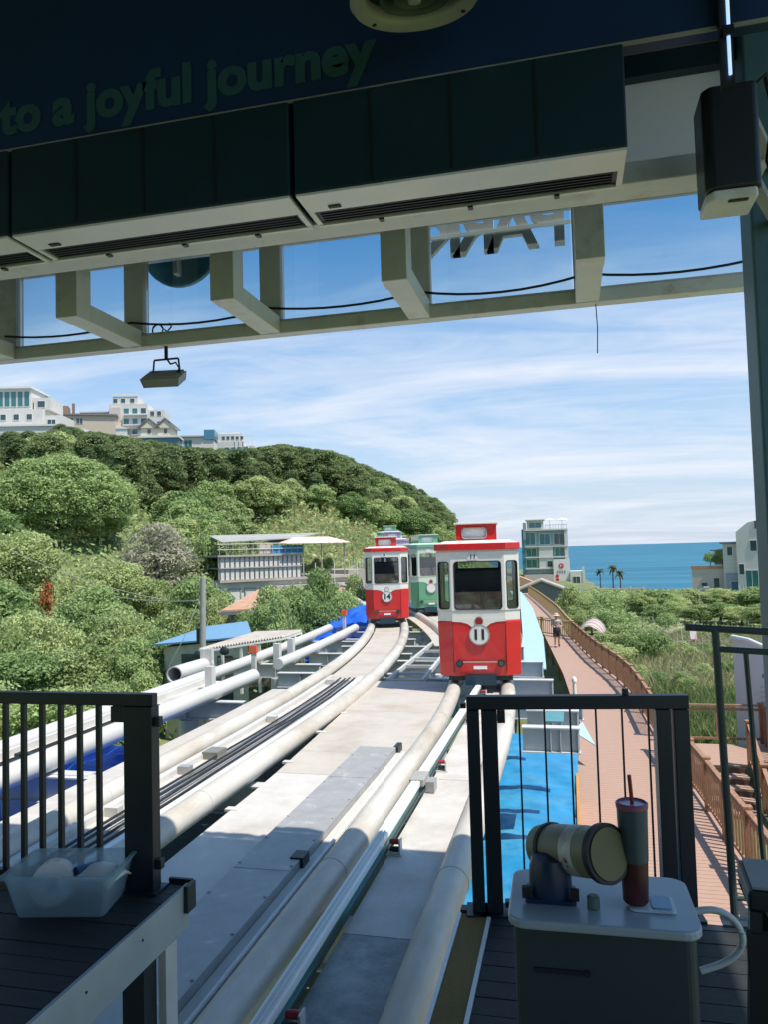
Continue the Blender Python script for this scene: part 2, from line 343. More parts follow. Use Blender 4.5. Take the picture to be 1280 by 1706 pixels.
for yy in (3.60, 1.2, -1.4):
    MB().box(-2.27, -2.15, yy-.06, yy+.06, -1.0, -.16).build('leg', blackm, pl)
    MB().box(-2.148, -2.105, yy+.075, yy+.19, -1.0, -.215).build('leg_plate', white, pl)
    MB().box(-3.55, -3.43, yy-.06, yy+.06, -1.0, -.16).build('leg', blackm, pl)
for q in (3.45, 3.0): MB().lathe([(.0,-.003),(.006,-.003),(.006,.003),(0,.003)], 8).build('bolt', blackm, pl, loc=(-2.098, q, -.06), rot=(0,R_(90),0))

pr_ = thing('platform', 'dark timber boarding platform with ochre edge strip under the white cooler', 'platform', (0,0,0))
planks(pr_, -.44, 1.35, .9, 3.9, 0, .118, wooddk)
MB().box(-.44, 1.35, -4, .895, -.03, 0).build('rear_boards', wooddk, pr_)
MB().box(-.6, 1.35, -4, 3.88, -.2, -.034).build('frame', galvgrey, pr_)
MB().box(-.585, -.462, -4, 3.86, -.03, .004).build('grip_strip', ochre, pr_)
MB().box(-.605, -.587, -4, 3.86, -.04, .008).build('edge_trim', alu, pr_)
MB().box(-.46, -.442, -4, 3.86, -.03, .008).build('edge_trim', alu, pr_)
MB().box(-.6, 1.35, 3.902, 3.96, -.2, .002).build('front_fascia', blackm, pr_)
for xx, yy in ((-.5, 3.7), (1.2, 3.7), (-.5, 0), (1.2, 0)):
    MB().box(xx-.06, xx+.06, yy-.06, yy+.06, -4.6, -.2).build('leg', blackm, pr_)

roof = thing('station_roof', 'dark station roof with white deep fascia over the platforms', 'roof', (0,0,0))
MB().box(-10, 3.0, -9, 6.2, 5.0, 5.2).build('roof_slab', ceil, roof)
MB().box(-10, 1.3, -9, 3.46, 4.9, 4.995).build('ceiling_panel', ceil, roof)
MB().box(-10, 3.0, -9.2, -9, -1, 5.0).build('rear_wall', ceil, roof)
MB().box(-10, 1.0, 3.95, 4.15, 3.60, 3.71).build('fascia_beam', cream, roof, bevel=.006)
MB().box(-10, .32, 3.60, 3.945, 3.68, 3.74).build('soffit_strip', darkp, roof)
MB().box(-10, .34, 4.02, 4.1, 3.715, 4.99).build('upper_wall', ceil, roof)
# side posts of the opening
po = thing('steel_post', 'teal painted steel post at the right of the opening', 'post', (1.09, 4.2, 0))
MB().box(-.145, .155, -.1, .14, -.2, 4.95).build('column', teal, po, bevel=.012)
MB().box(-.2, .2, -.16, .2, 0.003, .02).build('base_plate', blackm, po)
# sign band above the air curtains
sg = thing('sign_band', 'navy sign band reading to a joyful journey above the air curtains', 'sign', (0, 3.36, 0))
MB().box(-6, .9, 0, .06, 3.93, 4.9).build('panel', navy, sg)
MB().box(-6, .9, -.012, -.001, 3.93, 3.945).build('trim', galvgrey, sg)
text('to a joyful journey', 'lettering', signtx, sg, (-.80, -.004, 4.115), (R_(90), 0, 0), .272, .003, .011, 'RIGHT')
# air curtains
def air_curtain(x0, x1, label):
    o = thing('air_curtain', label, 'air curtain', ((x0+x1)/2, 3.3, 3.45), 0, 'air curtains over the opening')
    h = (x1-x0)/2-.012
    MB().box(-h, h, 0, .36, .012, .46).build('housing', darkp, o, bevel=.008)
    MB().box(-h+.004, h-.004, .004, .185, 0, .0115).build('bottom_plate', alu, o)
    MB().box(-h+.004, h-.004, .335, .356, -.002, .0115).build('rear_lip', alu, o)
    for sx in (-1, 1): MB().box(min(sx*(h-.03), sx*(h-.004)), max(sx*(h-.03), sx*(h-.004)), .187, .333, 0, .0115).build('end_lip', alu, o)
    MB().box(-h+.03, h-.03, .187, .333, .02, .024).build('outlet', rubber, o)
    for k in range(5): MB().box(-h+.05, h-.05, .198+k*.027, .204+k*.027, .002, .018).build('louvre', blackm, o)
    MB().box(-h+.12, -h+.18, .13, .155, -.006, -.0005).build('control_pad', rubber, o)
    for k in (-.55, .05, .6): MB().box(k*h-.012, k*h+.012, .327, .36, -.012, -.003).build('latch', blackm, o)
    for k in (-.5, 0, .5): MB().box(k*h-.006, k*h+.006, -.004, -.0005, .03, .45).build('seam_or_crease_shade', blackm, o)
air_curtain(-1.19, .315, 'air curtain housing nearest the teal post, above the white tram')
air_curtain(-2.72, -1.19, 'middle air curtain housing with silver underside and black grille')
air_curtain(-4.25, -2.72, 'air curtain housing cut off by the left edge of the view')
# white panel and dark rails beside the air curtains
wp = thing('wall_panel', 'pale grey wall panel between air curtain and teal post', 'panel', (.62, 4.28, 0))
opal = mat('opal_sheet', (.72,.75,.75), .4, var=.03); milky(opal, (.92,.95,.96), .97)
MB().box(-.28, .27, 0, .012, 3.79, 4.295).build('sheet', opal, wp)
MB().box(-.3, .33, -.06, .04, 4.30, 4.42).build('top_rail', darkp, wp); MB().box(-.3, .33, -.05, .04, 4.43, 4.52).build('header', galvgrey, wp)
MB().box(-.3, .33, -.05, .06, 3.70, 3.78).build('bottom_rail', darkp, wp)
# canopy frame outside the fascia: brackets, front beam, glass, letters
cf_ = thing('canopy_frame', 'cream steel canopy frame of hanging brackets and long front beam', 'frame', (0,0,0))
MB().box(-7.5, 1.6, 5.84, 5.96, 3.60, 3.70).build('front_beam', cream, cf_, bevel=.005)
MB().box(-7.5, 1.6, 5.86, 5.94, 3.705, 3.72).build('beam_cap', cream, cf_)
BX = (-6.11, -4.84, -3.575, -2.32, -1.07, .20)
for x in BX:
    br = MB().box(x-.09, x+.09, 4.93, 5.11, 3.60, 4.99).build('inner_post', cream, cf_, bevel=.006)
    MB().box(x-.085, x+.085, 5.115, 5.835, 3.604, 3.74).build('arm', cream, cf_, bevel=.006)
    MB().box(x-.09, x+.09, 5.842, 5.95, 3.725, 4.99).build('outer_post', cream, cf_, bevel=.006)
gp = BX+(1.5,)
for a, b in zip(gp[:-1], gp[1:]):
    MB().box(a+.1, b-.1, 5.90, 5.906, 3.73, 4.98).build('glass_pane', panegl, cf_)
MB().tube([(-7, 5.97, 4.40), (1.4, 5.97, 4.40)], .03, 8).build('letter_rail', alu, cf_)
for a, b, sg_ in ((-4.84, -3.575, .05), (-3.575, -2.32, .06), (-2.32, -1.07, .05), (-1.07, .20, .07), (.2, 1.5, .06)):
    MB().tube([(lerp(a, b, t), 5.815, 3.83-.0-4*t*(1-t)*sg_-.02) for t in np.linspace(0, 1, 9)], .0095, 6).build('cable', rubber, cf_)
MB().tube([(.262, 5.9, 3.6), (.268, 5.9, 3.42), (.26, 5.9, 3.23)], .004, 5).build('loose_wire', rubber, cf_)
ps = thing('roof_letters', 'raised white PARK letters seen from behind through the canopy glass', 'sign', (-.48, 6.38, 0))
for i, ch in enumerate('PARK'):
    text(ch, 'letter', white, ps, (.42-i*.30, 0, 4.46), (R_(90), 0, R_(180)), .59, .03, .012)
MB().box(-.75, .65, -.05, -.035, 4.42, 4.45).build('rail', alu, ps)
ds = thing('round_sign', 'round teal sign disc seen from behind above the canopy beam', 'sign', (-3.25, 6.1, 4.56))
MB().lathe([(0,-.03),(.36,-.03),(.38,-.02),(.38,.02),(.36,.03),(0,.03)], 36).build('disc', mat('teal_disc', (.05, .25, .33), .4), ds, rot=(R_(90),0,0))
MB().box(-.02, .02, -.12, -.04, -.3, .43).build('strut', alu, ds)
# flood light under the beam
fl = thing('flood_light', 'small flood light hanging from the canopy beam', 'lamp', (-3.3, 5.9, 3.6))
MB().tube([(0,0,0),(0,0,-.11)], .016, 8).build('stem', blackm, fl)
MB().tube([(-.13,0,-.27),(-.115,0,-.115),(-.11,0,-.11),(.11,0,-.11),(.115,0,-.115),(.13,0,-.27)], .009, 6).build('yoke', blackm, fl)
lh = MB().xprism([(-.15,-.03),(.15,-.03),(.17,.045),(-.17,.045)], -.11, .11).build('housing', galvgrey, fl, loc=(-.02,0,-.29), rot=(R_(28), 0, R_(8)))
for k in range(6): MB().box(-.15, .15, -.098+k*.038, -.09+k*.038, .046, .062).build('fin', galvgrey, lh)
MB().tube([(0,0,-.1),(.05,-.02,-.16),(.10,-.02,-.15),(.13,-.02,-.2),(.1,0,-.25)], .008, 6).build('cable', rubber, fl)
MB().tube([(-.06+.05*math.cos(t),-.03,.14+.05*math.sin(t)) for t in np.linspace(.3,6.5,12)]+[(.03,-.03,.12),(.07,-.03,.16),(.05,-.03,.19)], .008, 6).build('cable_loop', rubber, fl)
# round ceiling diffuser, speaker, box, tube lamp
df = thing('round_ceiling_vent', 'round off-white ceiling diffuser with concentric rings', 'vent', (-.53, 3.0, 4.05)); df.rotation_euler = (R_(14), 0, 0)
MB().lathe([(.205,.06),(.262,.05),(.27,.0),(.255,-.02),(.215,-.005),(.205,.01)], 40, ring=True).build('rim', white, df, smooth=True)
MB().lathe([(0,.05),(.206,.05),(.206,.055),(0,.056)], 32).build('throat', mat('vent_green', (.03,.05,.04), .6), df)
for r in (.135, .075): MB().lathe([(r-.004,.045),(r+.006,.02),(r+.012,.0),(r+.006,.0),(r,.02),(r-.01,.045)], 36, ring=True).build('cone_ring', mat('vent_ring', (.10,.14,.12), .5), df, smooth=True)
MB().lathe([(0,-.012),(.025,-.01),(.032,.02),(.0,.03)], 20).build('hub', white, df, smooth=True)
MB().tube([(0,0,.05),(0,-.2,.88)], .05, 10).build('duct', darkp, df)
for k in (.7, 2.6, 4.6): MB().lathe([(0,-.003),(.01,-.003),(.01,.003),(0,.003)], 8).build('screw', blackm, df, loc=(.238*math.cos(k), .238*math.sin(k), -.014))
ho = thing('horn_speaker', 'dark green horn loudspeaker with pale rim beside the tube lamp', 'loudspeaker', (.84, 2.95, 4.0))
MB().lathe([(.03,.2),(.05,.1),(.085,.03),(.12,0),(.112,0),(.08,.03),(.04,.1),(.03,.2)], 28, ring=True).build('horn', mat('horn_green', (.05,.08,.05), .5), ho, smooth=True)
MB().lathe([(.112,-.004),(.124,-.004),(.126,.006),(.112,.004)], 28, ring=True).build('rim', cream, ho)
MB().tube([(0,0,.15),(.02,.1,.9)], .02, 8).build('bracket', blackm, ho)
bxx = thing('speaker_box', 'black wall loudspeaker with cream underside on the teal post', 'loudspeaker', (.745, 3.6, 3.27))
MB().prism([(-.11,-.08),(-.08,-.115),(.10,-.115),(.115,-.1),(.115,.12),(-.11,.12)], .045, .50).build('cabinet', blackm, bxx, bevel=.012)
MB().prism([(-.108,-.06),(-.08,-.105),(.09,-.105),(.10,-.09),(.10,.11),(-.105,.11)], 0, .043).build('bottom_cap', cream, bxx, bevel=.01)
MB().box(-.02, .06, -.09, -.07, -.006, -.001).build('socket', rubber, bxx)
MB().bar((.116,.02,.1), (.32,.5,.1), .05, .04).build('bracket', galvgrey, bxx); MB().bar((.116,.02,.38), (.32,.5,.38), .05, .04).build('bracket', galvgrey, bxx)
MB().tube([(.1,-.08,.48),(.16,-.05,.55),(.2,0,.4),(.17,.02,.2),(.22,.1,.1)], .012, 7).build('cable', rubber, bxx)
tl = thing('tube_lamp', 'thin bluish tube lamp above the black loudspeaker', 'lamp', (.713, 3.3, 0))
MB().tube([(0,0,3.70),(0,0,3.86)], .007, 8).build('tube', emit('tube_glow', (.35,.55,1.), .9), tl)
MB().tube([(.002,0,3.905),(.004,0,4.3)], .007, 8).build('tube', MAT['tube_glow'], tl)
MB().box(-.03, .02, .012, .05, 3.66, 4.6).build('batten', blackm, tl)
MB().box(-.02, .02, -.012, .011, 3.862, 3.903).build('holder', blackm, tl)

# gates
def gate(name, label, x0, x1, y0, y1, bars, barw, posts, ztop=1.06):
    o = thing(name, label, 'gate', (x0, y0, 0), math.atan2(y1-y0, x1-x0)); W = math.hypot(x1-x0, y1-y0)
    MB().box(0, W, -.03, .03, ztop-.065, ztop).build('top_rail', blackm, o, bevel=.004)
    for a, b in posts:
        MB().box(a, b, -.04, .045, .012, ztop-.067).build('post', blackm, o, bevel=.004)
        MB().box(a-.03, b+.03, -.07, .075, .0, .011).build('foot', blackm, o)
    for x in bars: MB().box(x-barw/2, x+barw/2, -barw/2, barw/2, .06, ztop-.066).build('bar', blackm, o)
    return o, W
g, W = gate('platform_gate', 'black metal gate with vertical bars beside the plastic box', -4.0, -2.245, 3.82, 3.84, [.12*k+.09 for k in range(12)], .026, [(1.585, 1.755)], 1.055)
MB().box(0, 1.58, -.02, .02, .03, .058).build('bottom_rail', blackm, g)
for z in (.14, .9): MB().box(1.757, 1.79, -.02, .02, z-.02, z+.03).build('latch', blackm, g)
MB().box(1.50, 1.584, -.025, .025, .9, .985).build('corner_gusset', blackm, g)
g, W = gate('platform_gate', 'black metal gate with thin wires beside the track', -.536, .53, 3.90, 4.03, [.26+k*.125 for k in range(6)], .009, [(.0, .062), (.072, .15), (.915, .985), (.998, 1.07)], 1.06)
MB().box(.16, .905, -.02, .02, .03, .058).build('bottom_rail', blackm, g)
MB().box(.152, .19, -.03, .03, .93, .99).build('corner_gusset', blackm, g)
MB().box(-.03, -.002, -.015, .015, 1.0, 1.025).build('latch', blackm, g)
MB().lathe([(0,0),(.016,0),(.016,.03),(0,.03)], 10).build('cap', blackm, g, loc=(.78, 0, 1.061))

# clear plastic box with cable rolls
bo = thing('plastic_box', 'clear plastic storage box holding white rolls beside the barred gate', 'box', (-2.60, 3.60, 0.004), R_(11))
def tray(m, a, b, a2, b2, h, th):
    def ring(x, y, z, r=.03, n=4):
        P = []
        for cx, cy, s in ((x-r,y-r,0),(-x+r,y-r,90),(-x+r,-y+r,180),(x-r,-y+r,270)):
            for k in range(n+1): t = R_(s+90*k/n); P.append((cx+r*math.cos(t), cy+r*math.sin(t), z))
        return P
    rings = [ring(a,b,0), ring(a2,b2,h-.012), ring(a2+.018,b2+.018,h-.01), ring(a2+.018,b2+.018,h), ring(a2-th,b2-th,h), ring(a-th,b-th,th)]
    n = len(rings[0]); V = [p for r in rings for p in r]; Fs = [tuple(range(n))[::-1], tuple(5*n+k for k in range(n))]
    for i in range(5):
        for k in range(n): Fs.append((i*n+k, i*n+(k+1)%n, (i+1)*n+(k+1)%n, (i+1)*n+k))
    m.add(V, Fs)
m = MB(); tray(m, .225, .14, .275, .18, .215, .004); m.build('tub', boxpl, bo, smooth=True)
for nm, lb, x, y, z, r, l, rx, rz, mt in (('tape_roll','white paper roll lying in the plastic box',-.09,-.01,.12,.105,.15,78,30,whitest),('tape_roll','blue tape roll at the bottom of the plastic box',.07,.05,.10,.085,.12,90,-40,mat('blue_tape',(.05,.14,.32),.5))):
    p = bo.matrix_world; o = thing(nm, lb, 'roll', (-2.60+x*math.cos(R_(11))-y*math.sin(R_(11)), 3.60+y*math.cos(R_(11))+x*math.sin(R_(11)), z+.006)); o.rotation_euler = (R_(rx), 0, R_(rz))
    MB().lathe([(r*.45,-l/2),(r,-l/2),(r,l/2),(r*.45,l/2)], 24, ring=True).build('winding', mt, o, smooth=True)
    MB().lathe([(r*.30,-l/2-.004),(r*.44,-l/2-.004),(r*.44,l/2+.004),(r*.30,l/2+.004)], 20, ring=True).build('core', cream, o)
bg_ = MB(); V=[]; Fs=[]
for j in range(9):
    for i in range(9):
        x=(i-4)*.03; y=(j-4)*.025; V.append((x, y, .11+.09*math.exp(-(x*x+y*y)/.012)+.02*noise.noise((x*25,y*25,1))))
for j in range(8):
    for i in range(8): Fs.append((j*9+i, j*9+i+1, (j+1)*9+i+1, (j+1)*9+i))
bg_.add(V, Fs); o = bg_.build('cloth_bundle', whitest, smooth=True, loc=(-2.45, 3.63, .02)); so = o.modifiers.new('s','SOLIDIFY'); so.thickness=.01
tag(o, 'crumpled white cloth in the near corner of the plastic box', 'cloth')

# cooler with duct, cup, hose, stand
co = thing('spot_cooler', 'white topped portable cooler on the platform with round duct outlet', 'cooler', (.045, 2.30, 0.006), R_(1))
def rrect(a, b, r, n=5):
    P = []
    for cx, cy, s in ((a-r,b-r,0),(-a+r,b-r,90),(-a+r,-b+r,180),(a-r,-b+r,270)):
        for k in range(n+1): t = R_(s+90*k/n); P.append((cx+r*math.cos(t), cy+r*math.sin(t)))
    return P
MB().prism(rrect(.235,.15,.03), .05, .773).build('cabinet', mat('cooler_grey',(.035,.05,.055),.45,var=.05), co, bevel=.004)
MB().prism(rrect(.250,.170,.05), .775, .80).build('top_cover', mat('cooler_top',(.36,.43,.48),.25,var=.04), co, bevel=.006)
MB().box(-.18,-.06,-.156,-.1505,.66,.672).build('brand_strip', blackm, co); MB().lathe([(0,0),(.009,0),(.009,.004),(0,.004)],12).build('badge', blackm, co, loc=(-.045,-.151,.666), rot=(R_(90),0,0))
MB().lathe([(0,0),(.115,0),(.12,.006),(0,.01)],36).build('fan_grille', blackm, co, loc=(.06,-.149,.33), rot=(R_(90),0,0))
for sx in (-1,1):
    for sy in (-1,1): MB().lathe([(0,-.02),(.024,-.02),(.024,.02),(0,.02)],14).build('castor', rubber, co, loc=(sx*.19,sy*.11,.027), rot=(0,R_(90),0))
MB().prism(rrect(.07,.055,.012), .801, .812).build('duct_flange', mat('duct_blue',(.010,.028,.075),.4), co, loc=(-.135,-.015,0))
MB().lathe([(.058,.0),(.06,.03),(.058,.075),(.05,.10),(0,.11)],24).build('duct_base', MAT['duct_blue'], co, loc=(-.135,-.015,.812), smooth=True)
for sx in (-1,1): MB().box(-.012,.012,-.008,.008,0,.03).build('clip', rubber, co, loc=(-.135+sx*.066,-.055,.811))
T0 = Vector((-.16,.10,.895)); T1 = Vector((.012,-.085,.955)); TD = (T1-T0).normalized(); PT = lambda k: tuple(T0+TD*k)
Lg = (T1-T0).length
MB().tube([PT(0),PT(.03),PT(Lg*.5),PT(Lg-.02),PT(Lg)], [.060,.066,.067,.068,.070], 32).build('duct_tube', mat('duct_olive',(.21,.215,.145),.45,var=.05), co, smooth=True)
MB().tube([PT(.045),PT(.058)], .0705, 32).build('duct_band', rubber, co, smooth=True)
MB().tube([PT(.15),PT(.20)], .0685, 32).build('duct_label', mat('label_pale',(.5,.52,.5),.5,var=.5,scale=14,dirt=(.2,.05,.05),dlo=.6,dhi=.62,dscale=9), co, smooth=True)
MB().tube([PT(Lg-.002),PT(Lg+.018)], .078, 36).build('outlet_ring', rubber, co, smooth=True)
MB().tube([PT(Lg+.019),PT(Lg+.022)], .067, 36).build('outlet_cover', mat('cover_olive',(.14,.13,.05),.55,var=.05), co)
MB().lathe([(.017,0),(.017,.03),(.012,.034),(0,.034)],14).build('knob', mat('knob_green',(.10,.16,.14),.5), co, loc=(-.02,-.07,.801))
MB().prism(rrect(.06,.05,.014), .801, .808).build('inlet_plate', mat('inlet_white',(.55,.62,.66),.3), co, loc=(.135,-.03,0), bevel=.002)
MB().prism(rrect(.026,.038,.008), .8085, .812).build('inlet_window', mat('inlet_blue',(.16,.34,.5),.3), co, loc=(.16,-.03,0))
cu = thing('tumbler', 'tall insulated tumbler with red base and red straw on the cooler', 'tumbler', (.140, 2.265, .816))
MB().lathe([(0,.001),(.030,.001),(.034,.006),(.037,.10),(.0372,.115),(0,.115)],28).build('sleeve', mat('cup_red',(.075,.016,.014),.4,var=.05), cu, smooth=True)
MB().lathe([(0,.1155),(.0385,.1155),(.0415,.255),(0,.255)],28).build('upper_body', mat('cup_teal',(.05,.085,.10),.35,var=.05), cu, smooth=True)
MB().lathe([(0,.256),(.043,.256),(.044,.268),(.039,.272),(.038,.264),(0,.264)],28).build('lid', mat('cup_lid',(.30,.10,.16),.4), cu, smooth=True)
MB().lathe([(0,.2645),(.0375,.2645),(.0375,.2665),(0,.2665)],24).build('lid_plate', mat('lid_lilac',(.35,.33,.48),.25), cu)
MB().tube([(.001,0,.267),(-.004,-.004,.345)], .0055, 10).build('straw', mat('straw_red',(.28,.03,.02),.4), cu, smooth=True)
_hk=[(.30,2.44,.72),(.36,2.45,.735),(.41,2.45,.72),(.44,2.45,.68),(.445,2.45,.64),(.42,2.45,.60),(.37,2.45,.57),(.30,2.44,.55)]
hs = MB().tube([Vector(_hk[0]).lerp(Vector(_hk[0]),0)]+[ (Vector(_hk[max(i-1,0)])*(1-t)**3/6+Vector(_hk[i])*(3*t**3-6*t**2+4)/6+Vector(_hk[i+1])*(-3*t**3+3*t**2+3*t+1)/6+Vector(_hk[min(i+2,7)])*t**3/6) for i in range(7) for t in (0,.25,.5,.75)], .010, 10).build('drain_hose', mat('hose_white',(.55,.6,.6),.35), smooth=True)
tag(hs, 'translucent white hose looping from the side of the cooler', 'hose')
st = thing('folded_stand', 'dark folded trolley stand at the bottom right corner', 'stand', (.60, 2.72, 0.004), R_(-4))
MB().box(-.10,.25,-.12,.14,.66,.72).build('tray', blackm, st, bevel=.01); MB().box(-.085,.235,-.105,.125,.722,.73).build('tray_sheet', galvgrey, st)
for a, b in (((-.08,-.1,.66),(-.12,-.14,.0)),((-.08,.12,.66),(.16,.12,.0)),((.22,-.1,.66),(.26,-.14,0)),((.22,.12,.66),(-.06,.16,.0))): MB().bar(a, b, .035, .045).build('leg', blackm, st)
MB().box(-.11,.24,-.13,-.105,.28,.60).build('apron', rubber, st)
# railing on the right
ra = thing('steel_railing', 'dark green pipe railing by the teal post over the boardwalk', 'railing', (0, 3.99, 0))
MB().tube([(.69,0,0),(.665,0,1.385)], .018, 10).build('post', greenm, ra)
MB().tube([(.53,0,1.39),(1.0,0,1.36)], .017, 10).build('rail', greenm, ra); MB().tube([(.667,0,1.285),(1.0,0,1.265)], .015, 10).build('rail', greenm, ra)
MB().tube([(.80,0.02,1.27),(.84,.02,.0)], .012, 8).build('bar', greenm, ra); MB().tube([(.93,0.02,1.27),(.97,.02,.0)], .012, 8).build('bar', greenm, ra)
MB().tube([(.685,0,.12),(1.0,0,.12)], .012, 8).build('rail', greenm, ra); MB().box(.63,.75,-.05,.05,0.003,.014).build('foot', blackm, ra)

# ------------------------------------------------------------------ elevated tracks
def curve(x0, k, y0, y):      # straight to y0, then bending to the left
    return x0 if y <= y0 else x0-k*(y-y0)**2
_yy = np.linspace(0, 80, 801)
_sl = np.interp(_yy, (0, 10.4, 33, 40, 45, 80), (0, 0, .425, .37, .20, .20)); _dx = np.concatenate([[0], np.cumsum((_sl[1:]+_sl[:-1])/2*.1)])
def path1(off, y):
    n = Vector((1, interp(y, _yy, _sl), 0)).normalized()
    return Vector((-1.575-interp(y, _yy, _dx), y, .0018*max(0, y-24)**2))+n*off
def path2(off, y):
    y0 = 11.5
    if y <= y0: return Vector((-4.735+off, y, 0))
    d = .0072*(y-y0)**2; s = 2*.0072*(y-y0)
    n = Vector((1, s, 0)).normalized()
    return Vector((-4.735-d, y, .0006*max(0, y-24)**2))+n*off
def path3(off, y):
    y0 = 16.
    d = .004*max(0, y-y0)**2
    return Vector((-7.65-d+off, y, 0))
def sweep(path, o0, o1, z0, z1, ya, yb, n, name, m, parent, bevel=0):
    mb = MB(); V = []; Fs = []
    for i in range(n+1):
        y = lerp(ya, yb, i/n); a = path(o0, y); b = path(o1, y)
        V += [(a.x,a.y,a.z+z0),(b.x,b.y,b.z+z0),(b.x,b.y,b.z+z1),(a.x,a.y,a.z+z1)]
    for i in range(n):
        p = i*4
        for k in range(4): Fs.append((p+k, p+(k+1)%4, p+4+(k+1)%4, p+4+k))
    Fs += [(0,1,2,3), (n*4+3,n*4+2,n*4+1,n*4)]
    mb.add(V, Fs); return mb.build(name, m, parent, bevel=bevel)
def pipe(path, off, z, r, ya, yb, parent, m=pipew, seg=6., name='running_pipe'):
    n = max(1, int(round((yb-ya)/seg)))
    for i in range(n):
        a, b = lerp(ya, yb, i/n), lerp(ya, yb, (i+1)/n); k = 7
        o = MB().tube([path(off, lerp(a+.004, b-.004, t/k))+Vector((0,0,z)) for t in range(k+1)], r, 24).build(name, m, parent, smooth=True)
        if i: MB().tube([path(off, a-.02)+Vector((0,0,z)), path(off, a+.02)+Vector((0,0,z))], r+.004, 24).build('weld_band', m, o, smooth=True)
def ibeam(parent, x0, x1, y, ztop, h, fl=.2, m=steelw, name='cross_beam', ya=None):
    o = MB().box(x0, x1, y-fl/2, y+fl/2, ztop-.02, ztop).build(name, m, parent)
    MB().box(x0, x1, y-fl/2, y+fl/2, ztop-h, ztop-h+.02).build('flange', m, o); MB().box(x0+.01, x1-.01, y-.012, y+.012, ztop-h+.021, ztop-.021).build('web', m, o)
    for k in (x1-.03, x0+.6, (x0+x1)/2): MB().box(k-.008, k+.008, y-fl/2+.01, y-.0125, ztop-h+.021, ztop-.021).build('stiffener', m, o)
    return o
t1 = thing('tram_track', 'elevated white pipe track carrying the red tram numbered 11', 'track', (0,0,0))
pipe(path1, -.525, -.955, .137, .5, 60, t1); pipe(path1, .525, -.955, .137, .5, 60, t1)
for ya, yb, mt in ((.6, 5.55, plated), (5.56, 9.4, platew), (9.41, 13.2, platew), (13.21, 16.1, platew)):
    sweep(path1, -.16, .46, -1.02, -1.0, ya, yb, 4, 'deck_plate', mt, t1)
def ledge(y): return interp(y, (0, 6.3, 9.1, 14, 16.3), (-3.72, -3.72, -3.76, -4.04, -4.22))
def plate_left(ya, yb, m, xr):
    mb = MB(); V=[]; Fs=[]; n=6
    for i in range(n+1):
        y=lerp(ya,yb,i/n); V += [(ledge(y),y,-1.02),(xr,y,-1.02),(xr,y,-.998),(ledge(y),y,-.998)]
    for i in range(n):
        p=i*4
        for k in range(4): Fs.append((p+k,p+(k+1)%4,p+4+(k+1)%4,p+4+k))
    Fs += [(0,1,2,3),(n*4+3,n*4+2,n*4+1,n*4)]
    mb.add(V,Fs); return mb.build('deck_plate', m, t1)
plate_left(.6, 5.0, platew, -2.955); plate_left(5.005, 9.39, platew, -2.955); plate_left(9.4, 10.48, plateb, -2.955); plate_left(10.485, 13.2, plateb, -2.25); plate_left(13.205, 16.25, plateb, -2.25)
for y in (8.0, 9.9, 11.6, 13.0, 14.4): MB().box(ledge(y)-.07, ledge(y)+.08, y-.05, y+.05, -1.018, -.99).build('edge_tab', white, t1)
MB().box(-2.95, -2.43, .6, 10.45, -1.02, -.90).build('cable_trough', galv, t1, bevel=.004)
for y in (3.4, 6.3, 9.0): MB().box(-2.951, -2.43, y, y+.012, -.8995, -.897).build('lid_seam', galv, t1)
MB().box(-2.425, -2.25, .6, 10.45, -1.02, -.975).build('kerb_strip', white, t1)
MB().tube([(-2.31, .6, -.955), (-2.31, 10.4, -.955)], .018, 8).build('conduit', cream, t1)
MB().box(-2.47, -2.40, 10.46, 10.72, -1.0, -.9).build('trough_end', blackm, t1)
MB().box(-2.52, -2.40, 6.55, 6.72, -1.0, -.885).build('junction_clip', blackm, t1)
bolt = MB().lathe([(0,0),(.014,0),(.014,.008),(.008,.012),(0,.012)], 8).mesh('bolt', galv)
for k in range(16):
    for x in (-2.93, -2.45): link('bolt', bolt, t1, (x, 1.0+k*.6, -.8995))
# centre guide rail with clamps
gr = MB().box(-1.865, -1.765, .6, 15.6, -.90, -.835).build('guide_rail', alu, t1, bevel=.006)
MB().box(-1.85, -1.78, .6, 15.6, -.98, -.90).build('rail_web', mat('rail_green', (.05,.16,.13), .4), gr)
MB().box(-1.838, -1.825, .6, 15.6, -.8345, -.826).build('rail_lip', white, gr); MB().box(-1.80, -1.787, .6, 15.6, -.8345, -.826).build('rail_lip', white, gr)
MB().box(-1.748, -1.732, .6, 15.6, -.95, -.93).build('rail_wire', blackm, gr)
redm = mat('clamp_red', (.33,.03,.03), .5)
for i, y in enumerate((4.35, 7.05, 9.75, 12.4, 14.6)):
    c = MB().box(-1.75, -1.60, y-.05, y+.05, -1.0, -.985).build('rail_clamp', white, t1)
    MB().box(-1.63, -1.615, y-.045, y+.045, -.984, -.86).build('clamp_plate', white, c)
    for z in (-.95, -.88): MB().lathe([(0,-.06),(.022,-.06),(.026,-.02),(.026,.02),(.016,.03),(0,.03)], 12).build('roller', redm if z > -.9 else blackm, c, loc=(-1.66, y, z), rot=(0,R_(90),0))
bk = MB().box(-1.89, -1.72, 8.75, 9.10, -.90, -.815).build('rail_joint_cover', galvgrey, t1, bevel=.01); MB().box(-1.72,-1.62,8.85,9.05,-.99,-.87).build('joint_bracket', galv, bk)
for y, x0, x1 in ((12.6, -.85, .05), (15.2, -4.6, .14), (17.3, -5.3, -.45), (20.0, -5.9, -.75), (23.0, -7.0, -1.4), (27.0, -8.4, -2.0), (32, -10, -3.2), (38, -13, -5)):
    ibeam(t1, x0, x1, y, -1.10 if y > 13 else -1.05, .40)
for y in (3, 6, 9.3): ibeam(t1, -9.0, -1.0, y, -1.13, .36)
ibeam(t1, -.85, .05, 13.9, -1.05, .30)
